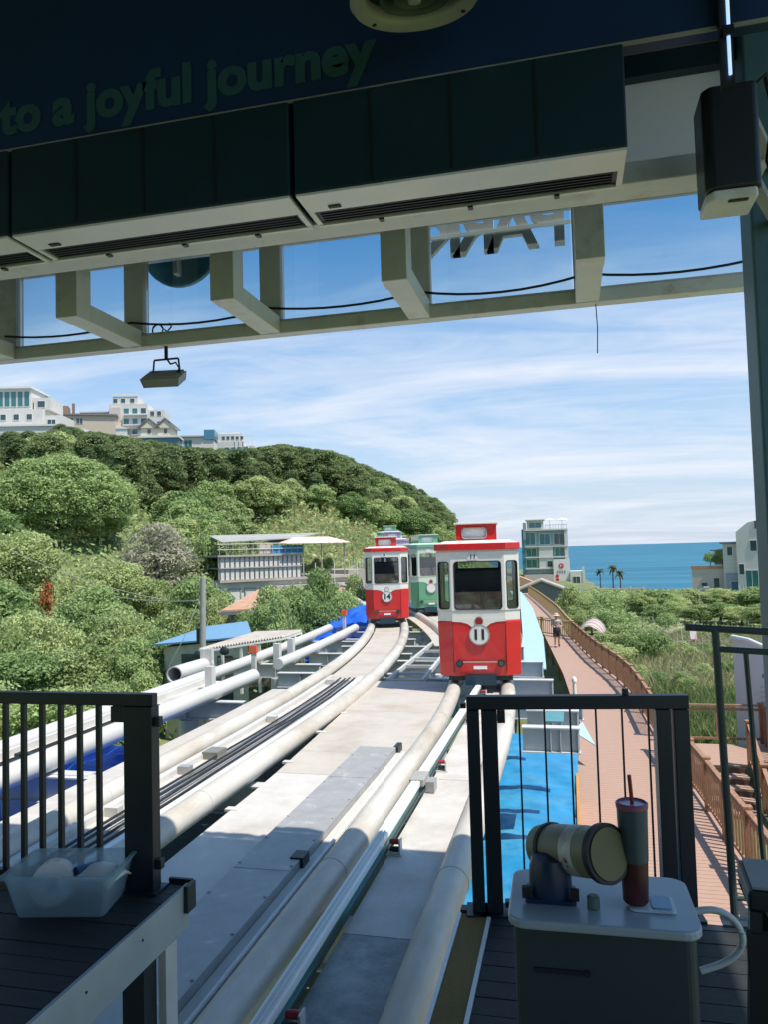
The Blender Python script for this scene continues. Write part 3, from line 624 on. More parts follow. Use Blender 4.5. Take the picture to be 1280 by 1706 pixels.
MB().box(-.52, -.2, 12.9, 13.7, -1.05, -1.035).build('grille_plate', mat('grille_teal',(.08,.25,.28),.5), t1)
sweep(path1, -1.0, -.18, -1.02, -1.0, 22.5, 44, 10, 'deck_plate', plateb, t1); sweep(path1, -.16, 1.0, -1.02, -1.0, 22.5, 44, 10, 'deck_plate', plateb, t1)
for y in (4.5, 12.6, 20, 27, 36, 46):
    for off in ((-1.0, .75) if y > 19 else (-1.0,)):
        p = path1(off, y); z0 = ground(p.x, p.y)-.3
        MB().tube([(p.x,p.y,z0),(p.x,p.y,p.z-1.42)], .16, 14).build('column', steelw, t1, smooth=True)
# ladder frame lying on the beams
la = thing('ladder_frame', 'white steel ladder frame lying on the beams left of the red tram', 'ladder')
A, B = Vector((-3.98, 16.45, -1.03)), Vector((-4.15, 23.4, -1.03)); A2, B2 = Vector((-3.20, 16.45, -1.03)), Vector((-3.55, 23.4, -1.03))
MB().bar(A, B, .07, .09).build('side_rail', white, la); MB().bar(A2, B2, .07, .09).build('side_rail', white, la)
for t in (0.004, .14, .3, .48, .7, .995): MB().bar(A.lerp(B, t)+Vector((.036,0,0)), A2.lerp(B2, t)-Vector((.036,0,0)), .07, .07).build('rung', white, la)

t2 = thing('tram_track', 'middle white pipe track with black cables carrying the red tram numbered 14', 'track')
pipe(path2, -.62, -.955, .137, 2, 56, t2); pipe(path2, .62, -.955, .142, 2, 56, t2)
for ya, yb, mt in ((1, 9.0, platew), (9.01, 16.4, platew), (16.41, 22, plateb), (22.01, 30, plateb), (30.01, 50, plateb)):
    sweep(path2, -.45, .45, -1.02, -1.0, ya, yb, 6, 'deck_plate', mt, t2)
sweep(path2, -1.36, -.8, -1.02, -1.0, 1, 9.6, 3, 'side_plate', platew, t2); sweep(path2, -1.30, -.8, -1.02, -1.0, 9.62, 15.2, 4, 'side_plate', plateb, t2)
sweep(path2, -.40, -.30, -.999, -.93, 1, 16.6, 6, 'guide_rail', white, t2); sweep(path2, .26, .34, -.999, -.96, 1, 16.6, 6, 'cable_tray', alu, t2)
for k in range(4): MB().tube([path2(-.10+k*.105, y)+Vector((0,0,-.955+random.uniform(-.01,.01))) for y in np.linspace(1, 16.3, 16)], .016, 6).build('cable', rubber, t2)
for y in (7.6, 9.2, 12.2, 15.8):
    p = path2(-.22, y); MB().box(p.x-.08, p.x+.08, y-.06, y+.06, -.998, -.90).build('clamp', galv if y in (9.2,) else white, t2)
MB().box(-5.05, -4.82, 9.85, 10.15, -.998, -.90).build('junction_box', mat('olive_box',(.2,.2,.17),.5), t2)
for y in (18, 21.5, 25, 29, 34):
    p = path2(0, y); ibeam(t2, p.x-2.1, p.x+1.0, y, -1.12, .36)
for y in (6.5, 14, 21.5, 29, 38):
    p = path2(0, y); z0 = ground(p.x, p.y)-.3
    MB().tube([(p.x,p.y,z0),(p.x,p.y,-1.5)], .2, 14).build('column', steelw, t2, smooth=True)
lo = MB().box(-5.4, -3.0, 1, 16, -1.62, -1.60).build('drip_floor', mat('teal_grating', (.07,.16,.17), .5, var=.3, scale=9, stretch=(1,3,1)), t2)
for k in range(12): MB().box(-4.15, -3.4, 2.2+k*1.2, 2.24+k*1.2, -1.595, -1.57).build('drip_batten', blackm, lo)

t3 = thing('siding_track', 'outermost white pipe siding track with clamps beside the trees', 'track')
pipe(path3, .55, -.945, .155, 3, 16.4, t3, pipef, 13.4); pipe(path3, .45, -.95, .14, 18.2, 27, t3, pipef, 8.8); pipe(path3, -.55, -.95, .14, 3, 27, t3, pipef, 8)
sweep(path3, -.4, .38, -1.02, -1.0, 3, 16, 3, 'deck_plate', platew, t3)
for k in range(2): MB().tube([path3(-.08+k*.1, y)+Vector((0,0,-.97)) for y in np.linspace(3, 13.2, 8)], .02, 6).build('cable', rubber, t3)
sweep(path3, -.35, -.27, -.999, -.9, 3, 16, 2, 'guide_rail', white, t3)
for y in (6.2, 9.6, 13.0):
    p = path3(.0, y); MB().box(p.x-.15, p.x+.12, y-.07, y+.07, -.998, -.93).build('clamp', blackm, t3)
for y in (17.2,):
    p = path3(.3, y); MB().box(p.x-.12, p.x-.02, y-.05, y+.05, -.99, -.55).build('post', white, t3)
    MB().box(p.x-.17, p.x+.02, y-.06, y+.04, -.54, -.36).build('signal_lamp', mat('lamp_orange',(.75,.13,.05),.4), t3)
p = path3(.2, 27); MB().box(p.x-.05, p.x+.05, 26.4, 26.5, -.99, -.45).build('post', white, t3); MB().box(p.x-.09, p.x+.09, 26.38, 26.52, -.44, -.26).build('signal_lamp', MAT['lamp_orange'], t3)
for y in (15.0, 18.9, 20.0):
    p = path3(0,y); MB().box(p.x+.1, p.x+.26, y-.09, y+.09, -1.0, -.52).build('bracket_post', white, t3)
for y in (9, 14, 19, 24):
    ibeam(t3, path3(0,y).x-1.3, path3(0,y).x+1.2, y+.4, -1.12, .36)
    p = path3(0, y); MB().tube([(p.x,y+.4,ground(p.x,y)-.3),(p.x,y+.4,-1.49)], .2, 14).build('column', steelw, t3, smooth=True)
sp_ = thing('spare_pipe', 'open ended white pipe resting beside the siding below the pole', 'pipe', (0,0,0))
PP = [at(290,1124,17.6), at(345,1107,19.5)]; d = PP[1]-PP[0]
m = MB(); n=24; V=[]; Fs=[]
dd = d.normalized(); a = dd.cross(Vector((0,0,1))).normalized(); b = a.cross(dd)
for p, r in ((PP[0],.19),(PP[1],.19),(PP[1],.165),(PP[0],.165)): V += [p+(a*math.cos(2*math.pi*k/n)+b*math.sin(2*math.pi*k/n))*r for k in range(n)]
for i in range(4):
    for k in range(n): Fs.append((i*n+k, i*n+(k+1)%n, ((i+1)%4)*n+(k+1)%n, ((i+1)%4)*n+k))
m.add(V,Fs); m.build('tube', pipef, sp_, smooth=True)
q = PP[1]; MB().box(q.x-.05,q.x+.05,q.y-.28,q.y+.28,q.z-.5,q.z+.42).build('flange_plate', white, sp_); MB().box(q.x+.051,q.x+.25,q.y-.26,q.y-.22,q.z-.5,q.z+.42).build('flange_rib', white, sp_)
MB().bar(PP[0]+Vector((.3,.3,-.22)), PP[1]+Vector((.2,0,-.25)), .06, .06).build('support_rail', white, sp_)

# ------------------------------------------------------------------ trams
def octa(w, l, c, cy): return [(-w/2+c,-l/2),(w/2-c,-l/2),(w/2,-l/2+cy),(w/2,l/2-cy),(w/2-c,l/2),(-w/2+c,l/2),(-w/2,l/2-cy),(-w/2,-l/2+cy)]
def hole_wall(p0, p1, z0, z1, hole, r, th, n=32):
    p0 = Vector((*p0,0)); p1 = Vector((*p1,0)); d = (p1-p0); W = d.length; d.normalize(); nrm = Vector((d.y,-d.x,0))
    u0,u1,w0,w1 = hole; inner = []; cu_, cw = (u0+u1)/2, (w0+w1)/2
    k = n//4
    for cx, cy, s in ((u1-r,w1-r,0),(u0+r,w1-r,90),(u0+r,w0+r,180),(u1-r,w0+r,270)):
        for i in range(k): t = R_(s+90*i/(k-1)); inner.append((cx+r*math.cos(t), cy+r*math.sin(t)))
    outer = []
    for i, (u, v) in enumerate(inner):
        q = i//k; j = i % k
        if j == k//2 : outer.append(((W,z1),(0,z1),(0,z0),(W,z0))[q]); continue
        if q == 0: outer.append((W, lerp(v, z1, j/(k/2))) if j < k//2 else (lerp(W, u, (j-k//2)/(k-1-k//2)), z1))
        elif q == 1: outer.append((lerp(u, 0, j/(k/2)), z1) if j < k//2 else (0, lerp(z1, v, (j-k//2)/(k-1-k//2))))
        elif q == 2: outer.append((0, lerp(v, z0, j/(k/2))) if j < k//2 else (lerp(0, u, (j-k//2)/(k-1-k//2)), z0))
        else: outer.append((lerp(u, W, j/(k/2)), z0) if j < k//2 else (W, lerp(z0, v, (j-k//2)/(k-1-k//2))))
    V=[]; N_=len(inner)
    for off in (0, th):
        for loop in (outer, inner): V += [tuple(p0+d*u-nrm*off+Vector((0,0,v))) for u, v in loop]
    Fs=[]
    for i in range(N_):
        j=(i+1)%N_
        Fs += [(i,j,N_+j,N_+i),(2*N_+i,3*N_+i,3*N_+j,2*N_+j),(N_+i,N_+j,3*N_+j,3*N_+i),(i,2*N_+i,2*N_+j,j)]
    ring = [p0+d*u-nrm*0+Vector((0,0,v)) for u,v in inner]
    return V, Fs, inner, (p0,d,nrm)
def tram(label, pos, rz, main, pale, number, numc=None, detail=True, group='trams on the elevated track'):
    o = thing('tram', label, 'tram', pos, rz, group)
    W, Ln, c, cyy = 1.62, 2.3, .29, .16
    P = octa(W, Ln, c, cyy)
    zb, zw, ze, zt = .15, 1.21, 2.56, 2.56
    # lower body tapers a little towards the floor
    m = MB(); Pb = octa(W-.05, Ln-.05, c, cyy); n = 8
    m.add([(x,y,zb) for x,y in Pb]+[(x,y,zw) for x,y in P], [tuple(range(n))[::-1], tuple(range(n,2*n))]+[(i,(i+1)%n,n+(i+1)%n,n+i) for i in range(n)])
    m.build('lower_body', main, o, bevel=.02)
    MB().prism(octa(W-.02, Ln-.02, c, cyy), zw+.002, zw+.20).build('waist_panel', pale, o, bevel=.01)
    # white V dipping into the red on both ends
    for sgn in (-1, 1):
        y = sgn*(Ln/2+.001)
        pts = [(-.515,zw+.05),(-.515,zw-.005),(-.34,zw-.015),(-.22,zw-.05),(-.13,zw-.12),(-.06,zw-.2),(.06,zw-.2),(.13,zw-.12),(.22,zw-.05),(.34,zw-.015),(.515,zw-.005),(.515,zw+.05)]
        m = MB().xprism(pts, *( (y-.008, y+.004) if sgn < 0 else (y-.004, y+.008))); m.build('waist_dip', pale, o)
    zf0 = zw+.203
    # window walls
    for i in range(8):
        p0, p1 = P[i], P[(i+1)%8]; Wd = math.dist(p0, p1)
        if i in (0, 4): hole = (Wd/2-.45, Wd/2+.45, zf0+.03, 2.36); r = .07
        elif i in (2, 6): hole = None
        else: hole = (Wd/2-.115, Wd/2+.115, zf0+.04, 2.36); r = .06
        if hole:
            segs = [(p0, p1, hole, r)]
        else:
            a = Vector(p0); b = Vector(p1); segs = []
            for k in range(3):
                q0 = a.lerp(b, k/3); q1 = a.lerp(b, (k+1)/3); wl = (q1-q0).length
                segs.append((tuple(q0), tuple(q1), (.07, wl-.07, zf0+.05, 2.32), .05))
        for q0, q1, hl, rr in segs:
            V, Fs, inner, (o0, d, nrm) = hole_wall(q0, q1, zf0, ze, hl, rr, .05)
            wl = MB().add(V, Fs).build('window_wall', pale, o)
            Vp = [tuple(o0+d*u-nrm*.03+Vector((0,0,v))) for u, v in inner]; n_=len(Vp)
            Vp2 = [tuple(Vector(p)-nrm*.006) for p in Vp]
            MB().add(Vp+Vp2, [tuple(range(n_)), tuple(range(n_,2*n_))[::-1]]+[(k,(k+1)%n_,n_+(k+1)%n_,n_+k) for k in range(n_)]).build('window_pane', tramgl, wl)
            if detail:       # dark rubber gasket round the opening
                cu2, cw2 = (hl[0]+hl[1])/2, (hl[2]+hl[3])/2
                sc_ = lambda u, v, e: (u+(e if u > cu2 else -e), v+(e if v > cw2 else -e))
                A_ = [o0+d*sc_(u,v,.014)[0]+nrm*.006+Vector((0,0,sc_(u,v,.014)[1])) for u,v in inner]
                B_ = [o0+d*u+nrm*.006+Vector((0,0,v)) for u,v in inner]
                C_ = [o0+d*u-nrm*.028+Vector((0,0,v)) for u,v in [sc_(u,v,-.006) for u,v in inner]]
                A0 = [p-nrm*.008 for p in A_]
                nn=len(A_); MB().add([tuple(p) for p in A0+A_+B_+C_], [(r_*nn+k, r_*nn+(k+1)%nn, (r_+1)*nn+(k+1)%nn, (r_+1)*nn+k) for r_ in range(3) for k in range(nn)]).build('gasket', rubber if i in (0,4,1,3,5,7) else galvgrey, wl)
    MB().prism(octa(W-.06, Ln-.06, c, cyy), zf0-.001, zf0+.02).build('floor_ledge', rubber, o)
    MB().prism(octa(W-.02, Ln-.02, c, cyy), ze+.001, ze+.03).build('eaves', pale, o)
    MB().prism(octa(W+.06, Ln+.08, c, cyy), ze+.031, ze+.16).build('roof_band', main, o, bevel=.01)
    m = MB(); Pa = octa(W+.0, Ln+.0, c, cyy); Pc = octa(W-.35, Ln-.35, c*.8, cyy*.8)
    m.add([(x,y,ze+.161) for x,y in Pa]+[(x,y,ze+.22) for x,y in Pc], [tuple(range(8))[::-1], tuple(range(8,16))]+[(i,(i+1)%8,8+(i+1)%8,8+i) for i in range(8)]); m.build('roof', pale, o)
    # destination box on the roof
    zr = ze+.20; bw, bl = .80, 1.7
    hw = MB()
    V, Fs, inner, fr = hole_wall((-bw/2,-bl/2), (bw/2,-bl/2), zr, zr+.34, (.12, bw-.2, zr+.06, zr+.27), .06, .03); hw.add(V, Fs)
    V, Fs, _, _ = hole_wall((bw/2,bl/2), (-bw/2,bl/2), zr, zr+.34, (.12, bw-.2, zr+.06, zr+.27), .06, .03); hw.add(V, Fs)
    hw.box(-bw/2, -bw/2+.03, -bl/2+.031, bl/2-.031, zr, zr+.34); hw.box(bw/2-.03, bw/2, -bl/2+.031, bl/2-.031, zr, zr+.34)
    rb = hw.build('roof_box', main, o)
    MB().box(-bw/2-.04, bw/2+.04, -bl/2-.05, bl/2+.05, zr+.341, zr+.375).build('box_lid', pale, rb, bevel=.008)
    MB().box(-bw/2+.08, bw/2-.16, -bl/2+.05, -bl/2+.06, zr+.03, zr+.30).build('blind', alu, rb)
    gk = [fr[0]+fr[1]*u+fr[2]*.006+Vector((0,0,v)) for u,v in inner]; 
    MB().tube(gk+[gk[0]], .012, 6, cap=False).build('box_gasket', galvgrey, rb)
    # number, lamp, headlights, bumper
    yf = -Ln/2
    face = lambda r, t, nm, mt, x, z, y=0, pr=None: MB().lathe([(0,0),(r,0),(r,t),(0,t)], 28).build(nm, mt, pr or o, loc=(x, yf-y, z), rot=(R_(90),0,0))
    nd = face(.185, .012, 'number_disc', whitest, 0, zw-.26, .012); 
    MB().lathe([(.176,.0),(.2,.0),(.2,.016),(.176,.016)], 32, ring=True).build('disc_rim', galvgrey, o, loc=(0,yf-.012,zw-.26), rot=(R_(90),0,0))
    if number: text(number, 'number', whitetx, o, (0, yf-.027, zw-.265), (R_(90),0,0), .27, .002, .011)
    face(.085, .008, 'lamp_rim', chrome, 0, zw-.0, .008); face(.068, .008, 'lamp_lens', numc or mat('lens_red',(.28,.02,.03),.15), 0, zw-.0, .017)
    for sx in (-1,1):
        face(.068, .03, 'headlight', rubber, sx*.40, zb+.25, -.012); face(.046, .015, 'headlight_glass', dwin, sx*.40, zb+.25, .02)
    MB().box(-.33,.33,yf-.045,yf-.02,zb+.27,zb+.295).build('bumper_bar', chrome, o); MB().box(-.13,.13,yf-.03,yf+.01,zb+.14,zb+.20).build('tow_bracket', alu, o)
    if number: text(number, 'roof_number', whitetx, o, (-.08, yf-.014, ze-.1), (R_(90),0,0), .13, .002, .002)
    MB().box(-.18,.02,yf-.011,yf-.0015,ze-.17,ze-.03).build('number_plate', whitest, o)
    # door seams, painted crease shade, wiper
    for sx in (-1,1):
        for yy in (-.36,.36): MB().box(min(sx*(W/2-.012),sx*(W/2+.003)),max(sx*(W/2-.012),sx*(W/2+.003)),yy-.005,yy+.005,zb+.12,zw-.02).build('door_seam', rubber, o)
        MB().box(sx*.512-.003,sx*.512+.003,yf-.0025,yf+.02,zb+.06,zw-.02).build('seam_or_crease_shade', rubber, o)  # dark strip standing in for the shade along each front facet crease
    MB().bar((.10,yf-.012,zf0+.045),(.02,yf-.016,zf0+.42),.012,.01).build('wiper', rubber, o)
    # inside
    MB().box(-.6,.6,-.9,.9,zf0-.1,zf0+.021).build('floor', rubber, o)
    for sy in (-1,1):
        MB().box(-.55,.55,sy*.62-.13,sy*.62+.13,zf0+.022,zf0+.30).build('bench', mat('bench_dark',(.05,.05,.055),.6), o, bevel=.03)
    MB().box(-.46,.46,-Ln/2+.062,-Ln/2+.075,zf0+.022,zf0+.36).build('poster_board', mat('poster_'+number,(.80,.40,.28),.6,var=.6,scale=3.5,dirt=(.85,.72,.45),dlo=.45,dhi=.6,dscale=4), o)
    for sy in (-1,1): MB().box(-.5,.5,sy*.80-.03,sy*.80+.03,zf0+.25,zf0+.78).build('seat_back', MAT['bench_dark'], o, bevel=.03)
    MB().prism(octa(W-.13, Ln-.13, c, cyy), ze-.06, ze-.005).build('inner_ceiling', MAT['bench_dark'], o)
    # bogie
    MB().box(-.62,.62,-Ln/2+.15,Ln/2-.15,.05,zb-.002).build('chassis', blackm, o); 
    for sx in (-1,1):
        for sy in (-1,1):
            wh = MB().lathe([(0,-.06),(.10,-.06),(.13,-.05),(.13,.05),(.10,.06),(0,.06)], 20).build('wheel', rubber, o, loc=(sx*.525, sy*.7, .13), rot=(0,R_(90),0), smooth=True)
            MB().lathe([(0,-.07),(.05,-.07),(.05,.07),(0,.07)], 14).build('hub', galv, wh)
            MB().box(sx*.525-.13,sx*.525+.13,sy*.7-.05,sy*.7+.05,.262,.29).build('axle_box', blackm, o)
    MB().box(-.3,.3,-Ln/2-.02,-Ln/2+.2,-.02,.18).build('coupler_housing', darkp, o)
    return o
ZR = -.82
def tram_at(path, y): 
    p = path(0, y); q = path(0, y+.6)-path(0, y-.6); return (p.x, p.y, p.z+ZR), math.atan2(-q.x, q.y)
pos, rz = tram_at(path1, 16.15)
tram('red and cream tram numbered 11 in front of the fence', pos, rz, redp, creamp, '11')
pos, rz = tram_at(path2, 28.4)
tram('red and cream tram numbered 14 on the middle track', pos, rz, redp, creamp, '14', numc=mat('lens_clear',(.6,.6,.58),.15))
pos, rz = tram_at(path1, 32.0)
tram('green tram partly hidden behind the tram numbered 11', pos, rz, grnp, creamg, '', detail=False)
pos, rz = tram_at(path1, 40.5)
tram('lilac tram glimpsed to the right of the tram numbered 14', pos, rz, purp, mat('tram_pale_lilac',(.62,.56,.66),.3), '', detail=False)
pos, rz = tram_at(path1, 48.5)
tram('green tram whose roof shows above the tram numbered 14', pos, rz, grnp, creamg, '', detail=False)

# ------------------------------------------------------------------ tarps, cyan sheet
def sheet(name, label, pts, nx, ny, amp, m, fn=None, sc_=1.5, th=.01):
    a,b,c,d = [Vector(p) for p in pts]; V=[]; Fs=[]
    for j in range(ny+1):
        for i in range(nx+1):
            s,t=i/nx,j/ny; p=a.lerp(b,s).lerp(d.lerp(c,s),t)
            p.z += amp*(noise.noise((p.x*sc_,p.y*sc_,2.))+.5*noise.noise((p.x*sc_*2.7,p.y*sc_*2.7,5.)))+(fn(s,t) if fn else 0); V.append(tuple(p))
    for j in range(ny):
        for i in range(nx): Fs.append((j*(nx+1)+i,j*(nx+1)+i+1,(j+1)*(nx+1)+i+1,(j+1)*(nx+1)+i))
    o = MB().add(V,Fs).build(name, m, smooth=False); o.data.shade_smooth(); so=o.modifiers.new('thick','SOLIDIFY'); so.thickness=th
    return tag(o, label, 'tarpaulin')
sheet('tarpaulin', 'creased bright blue tarpaulin between the track and the boardwalk', [(-2.9,6,-3.05),(-.12,6,-3.0),(.02,19.6,-2.9),(-2.4,19.6,-2.95)], 40, 150, .05, bluet, lambda s,t: -.05*math.sin(s*5+t*3))
sheet('tarpaulin', 'royal blue tarpaulin strip below the siding track', [(-10.4,5,-1.75),(-5.7,5,-1.7),(-5.7,13.2,-1.75),(-9.6,13.2,-1.75)], 30, 60, .12, bluer)
sheet('tarpaulin', 'royal blue tarpaulin heaped left of the tram numbered 14', [(-10.6,24.2,-2.4),(-6.3,24.2,-1.8),(-8.1,35,-.9),(-11.2,35,-1.4)], 30, 50, .28, bluer, lambda s,t: .45*math.sin(math.pi*s))
cy = thing('cyan_roof', 'long pale cyan sheet roof beside the red tram numbered 11', 'roof')
for a, b in ((0,1),(1,2),(2,3)):
    K = [((-1.78,26.2),(-.9,26.2)),((-2.2,35.4),(-1.28,35.2)),((-3.3,52),(-2.5,52)),((-5.4,71),(-4.4,71))]
    (l0,r0),(l1,r1) = K[a],K[b]
    MB().add([(*l0,-2.2),(*r0,-2.28),(*r1,-2.28),(*l1,-2.2),(*l0,-2.16),(*r0,-2.24),(*r1,-2.24),(*l1,-2.16)],[(0,3,2,1),(4,5,6,7),(0,1,5,4),(1,2,6,5),(2,3,7,6),(3,0,4,7)]).build('roof_sheet', cyanp, cy)
    MB().box(l0[0]+.3,l0[0]+.4,l0[1]+.2,l0[1]+.3,-4.6,-2.25).build('prop', steelw, cy)
o = MB().add([(-.12,19.7,-2.75),(.42,19.3,-3.0),(.15,20.4,-2.7),(-.12,19.7,-2.73),(.42,19.3,-2.98),(.15,20.4,-2.68)],[(0,1,2),(3,5,4),(0,3,4,1),(1,4,5,2),(2,5,3,0)]).build('tarpaulin_corner', cyanp)
tag(o, 'pale cyan flap sticking out over the boardwalk edge', 'tarpaulin')
bd = thing('plywood_board', 'orange brown board standing at the edge of the boardwalk', 'board'); MB().box(-.05,.0,13.6,16.6,-3.55,-2.9).build('sheet', mat('plywood',(.5,.24,.06),.7), bd); MB().box(-.09,-.051,14,14.05,-3.55,-2.95).build('batten', fencew, bd)

# ------------------------------------------------------------------ boardwalk, fences, steps
BZ = -3.5
RX = lambda y: interp(y, (8, 12.6, 14, 18, 21, 24, 29.5, 37, 47, 58, 75, 90), (2.75, 2.66, 2.56, 2.40, 2.15, 2.1, 1.95, .85, -.2, -1.05, -3.0, -4.9))
LX = lambda y: interp(y, (8, 16, 24, 33, 46, 58, 75, 90), (-.08, -.08, .1, -.45, -1.55, -2.6, -4.6, -6.4))
bw = tag(bpy.data.objects.new('boardwalk', None), 'reddish brown plank boardwalk curving away beside the track', 'boardwalk', kind='structure'); col.objects.link(bw)
m = MB(); y = 7.0; m2 = MB()
while y < 90:
    st = .145 if y < 34 else .3
    t = m if y < 34 else m2
    t.add([(LX(y),y,BZ-.03),(RX(y)+.12,y,BZ-.03),(RX(y+st)+.12,y+st-.008,BZ-.03),(LX(y+st),y+st-.008,BZ-.03),(LX(y),y,BZ),(RX(y)+.12,y,BZ),(RX(y+st)+.12,y+st-.008,BZ),(LX(y+st),y+st-.008,BZ)],[(0,3,2,1),(4,5,6,7),(0,1,5,4),(1,2,6,5),(2,3,7,6),(3,0,4,7)]); y += st
o = m.build('planks', boardw, bw); o['kind'] = 'stuff'; o = m2.build('far_planks', boardw, bw); o['kind'] = 'stuff'
m = MB()
for k in range(16):
    y = 8+k*5; 
    for xx in (LX(y)+.2, RX(y)-.1): MB().box(xx-.07,xx+.07,y-.07,y+.07,ground(xx,y)-.3,BZ-.031).build('stilt', fencew, bw)
BAL = {}
def fence(label, pts, zs, m, spacing=.18, h=1.02, postgap=1.55, name='timber_fence', hi=True):
    # pts: ground line; posts each postgap metres, rails and balusters between
    o = thing(name, label, 'fence')
    P = [Vector((x,y,z)) for (x,y),z in zip(pts,zs)]
    key = (m.name, h)
    if key not in BAL: BAL[key] = (MB().box(-.055,.055,-.055,.055,0,h).mesh('post',m), MB().box(-.075,.075,-.075,.075,h,h+.04).mesh('post_cap',m), MB().box(-.024,.024,-.012,.012,.13,h-.12).mesh('baluster',m))
    pm, cm, bmsh = BAL[key]
    L_ = [0]
    for a,b in zip(P[:-1],P[1:]): L_.append(L_[-1]+(b-a).length)
    def pt(s):
        for i in range(len(P)-1):
            if s <= L_[i+1]+1e-6: return P[i].lerp(P[i+1],(s-L_[i])/(L_[i+1]-L_[i]))
        return P[-1]
    n = max(1,int(round(L_[-1]/postgap)))
    for i in range(n+1):
        q = pt(L_[-1]*i/n); q2 = pt(min(L_[-1],L_[-1]*i/n+.1)); q1 = pt(max(0,L_[-1]*i/n-.1)); az = math.atan2(q2.y-q1.y,q2.x-q1.x)
        p = link('post',pm,o,q,(0,0,az)); link('post_cap',cm,p)
        if i < n:
            e = pt(L_[-1]*(i+1)/n); d = (e-q).normalized(); f = d*.056
            MB().bar(q+f+Vector((0,0,h-.03)), e-f+Vector((0,0,h-.03)), .09, .045).build('top_rail', m, o)
            MB().bar(q+f+Vector((0,0,h-.14)), e-f+Vector((0,0,h-.14)), .04, .06).build('upper_rail', m, o)
            MB().bar(q+f+Vector((0,0,.12)), e-f+Vector((0,0,.12)), .04, .06).build('lower_rail', m, o)
            nb = int((e-q).length/spacing)
            for k in range(1,nb): link('baluster',bmsh,o,q.lerp(e,k/nb),(0,0,az))
    return o
def line(f, ys, dx=0): return [(f(y)+dx,y) for y in ys]
ys = list(np.linspace(10.6, 20.9, 6)); fence('near brown timber fence along the boardwalk by the steps', line(RX, ys), [BZ]*6, fencew)
ys = list(np.linspace(22.6, 45, 9)); fence('long brown timber fence curving along the boardwalk', line(RX, ys), [BZ]*9, fencew, .15)
ys = list(np.linspace(45.4, 88, 12)); fence('far faded tan fence where the boardwalk bends away', line(RX, ys, .0), [BZ]*12, fenceo, .24)
fence('short faded fence closing the bend beyond the walking person', [(RX(45.2),45.2),(-1.2,47.0),(-2.7,49.2)], [BZ]*3, fenceo, .2)
# landing and steps to the right
ld = tag(bpy.data.objects.new('landing', None), 'timber landing and steps going down from the boardwalk', 'steps', kind='structure'); col.objects.link(ld)
for k in range(14): MB().box(2.47, 5.6, 19.9+k*.145, 19.9+k*.145+.137, BZ-.034, BZ-.004).build('plank', boardw, ld)
SX0, SX1 = 2.86, 3.85
for k in range(11):
    y1 = 19.88-k*.34; z = BZ-.17*(k+1)
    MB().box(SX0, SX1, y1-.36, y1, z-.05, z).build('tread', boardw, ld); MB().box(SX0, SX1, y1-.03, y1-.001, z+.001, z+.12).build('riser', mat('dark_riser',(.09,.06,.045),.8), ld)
fence('brown timber fence sloping down beside the steps', [(3.95,19.9),(3.95,16.2),(3.95,11.5)], [BZ, BZ-1.85, BZ-1.9], fencew, name='stair_fence')
fence('reddish timber fence on the tan retaining wall', [(4.75,21.8),(4.6,18.0),(4.4,12.0)], [BZ-.05, BZ-.25, BZ-.5], fencer, .16)
fence('plain post and rail fence closing the landing', [(2.5,22.0),(4.7,22.05)], [BZ, BZ], fencew, .75, name='landing_fence')
rw = thing('retaining_wall', 'tan rendered retaining wall under the reddish fence', 'wall'); MB().add([(4.5,11.5,-7),(5.4,11.5,-7),(5.4,22,-7),(4.62,22,-7),(4.32,11.5,-4.06),(5.4,11.5,-4.02),(5.4,22,-3.6),(4.62,22,-3.57)],[(0,3,2,1),(4,5,6,7),(0,1,5,4),(1,2,6,5),(2,3,7,6),(3,0,4,7)]).build('wall', tan, rw)
MB().box(4.05,4.3,13,15.5,-6.5,-4.9).build('lower_block', stucco, rw)
# white curved panel wall on the right
pw = thing('display_wall', 'tall white curved panel wall behind the pipe railing', 'wall', (0,0,0))
V=[]; Fs=[]; n=16
for i in range(n+1):
    t=i/n; x=lerp(4.35,6.6,t); y=23.4-2.2*t-1.3*math.sin(math.pi*t); zt=-.93-1.0*max(0,t-.12)
    V += [(x,y,-4.6),(x,y,zt),(x+.1,y+.16,zt),(x+.1,y+.16,-4.6)]
for i in range(n):
    p=i*4
    for k in range(4): Fs.append((p+k,p+(k+1)%4,p+4+(k+1)%4,p+4+k))
Fs += [(0,1,2,3),(n*4+3,n*4+2,n*4+1,n*4)]
MB().add(V,Fs).build('panel', mat('panel_white',(.62,.62,.66),.6,var=.03), pw, smooth=True)
MB().tube([(lerp(4.35,6.6,t),23.45-2.2*t-1.3*math.sin(math.pi*t),-.89-1.0*max(0,t-.12)) for t in np.linspace(0,1,17)], .07, 8).build('coping', whitest, pw, smooth=True)
p = Vector((4.75,22.2,-1.75)); MB().box(4.78,5.1,22.1,22.115,-1.80,-1.70).build('mark', mat('mark_grey',(.15,.2,.28),.5), pw, rot=None)
for k in range(6): MB().box(4.72,5.2,22.115,22.125,-2.05-k*.13,-2.03-k*.13).build('text_line', mat('text_grey',(.35,.37,.4),.5), pw)
wr = thing('white_barrier', 'white tube barrier with panel beside the landing', 'barrier', (4.75,22.9,BZ))
MB().tube([(0,0,0),(0,0,.85),(.03,0,.93),(.1,0,.97),(1.3,0,.97)], .03, 8).build('tube', whitest, wr, smooth=True)
for k in (.4,.8,1.2): MB().tube([(k,0,0),(k,0,.95)], .018, 6).build('bar', whitest, wr)
MB().box(.05,1.0,-.03,-.02,.05,.6).build('panel', whitest, wr)
db = thing('dark_railing', 'dark metal railing in front of the white panel wall', 'railing', (5.2,21.4,BZ))
for z in (.5,.92): MB().tube([(-.1,0,z),(1.6,-.2,z)], .022, 6).build('rail', blackm, db)
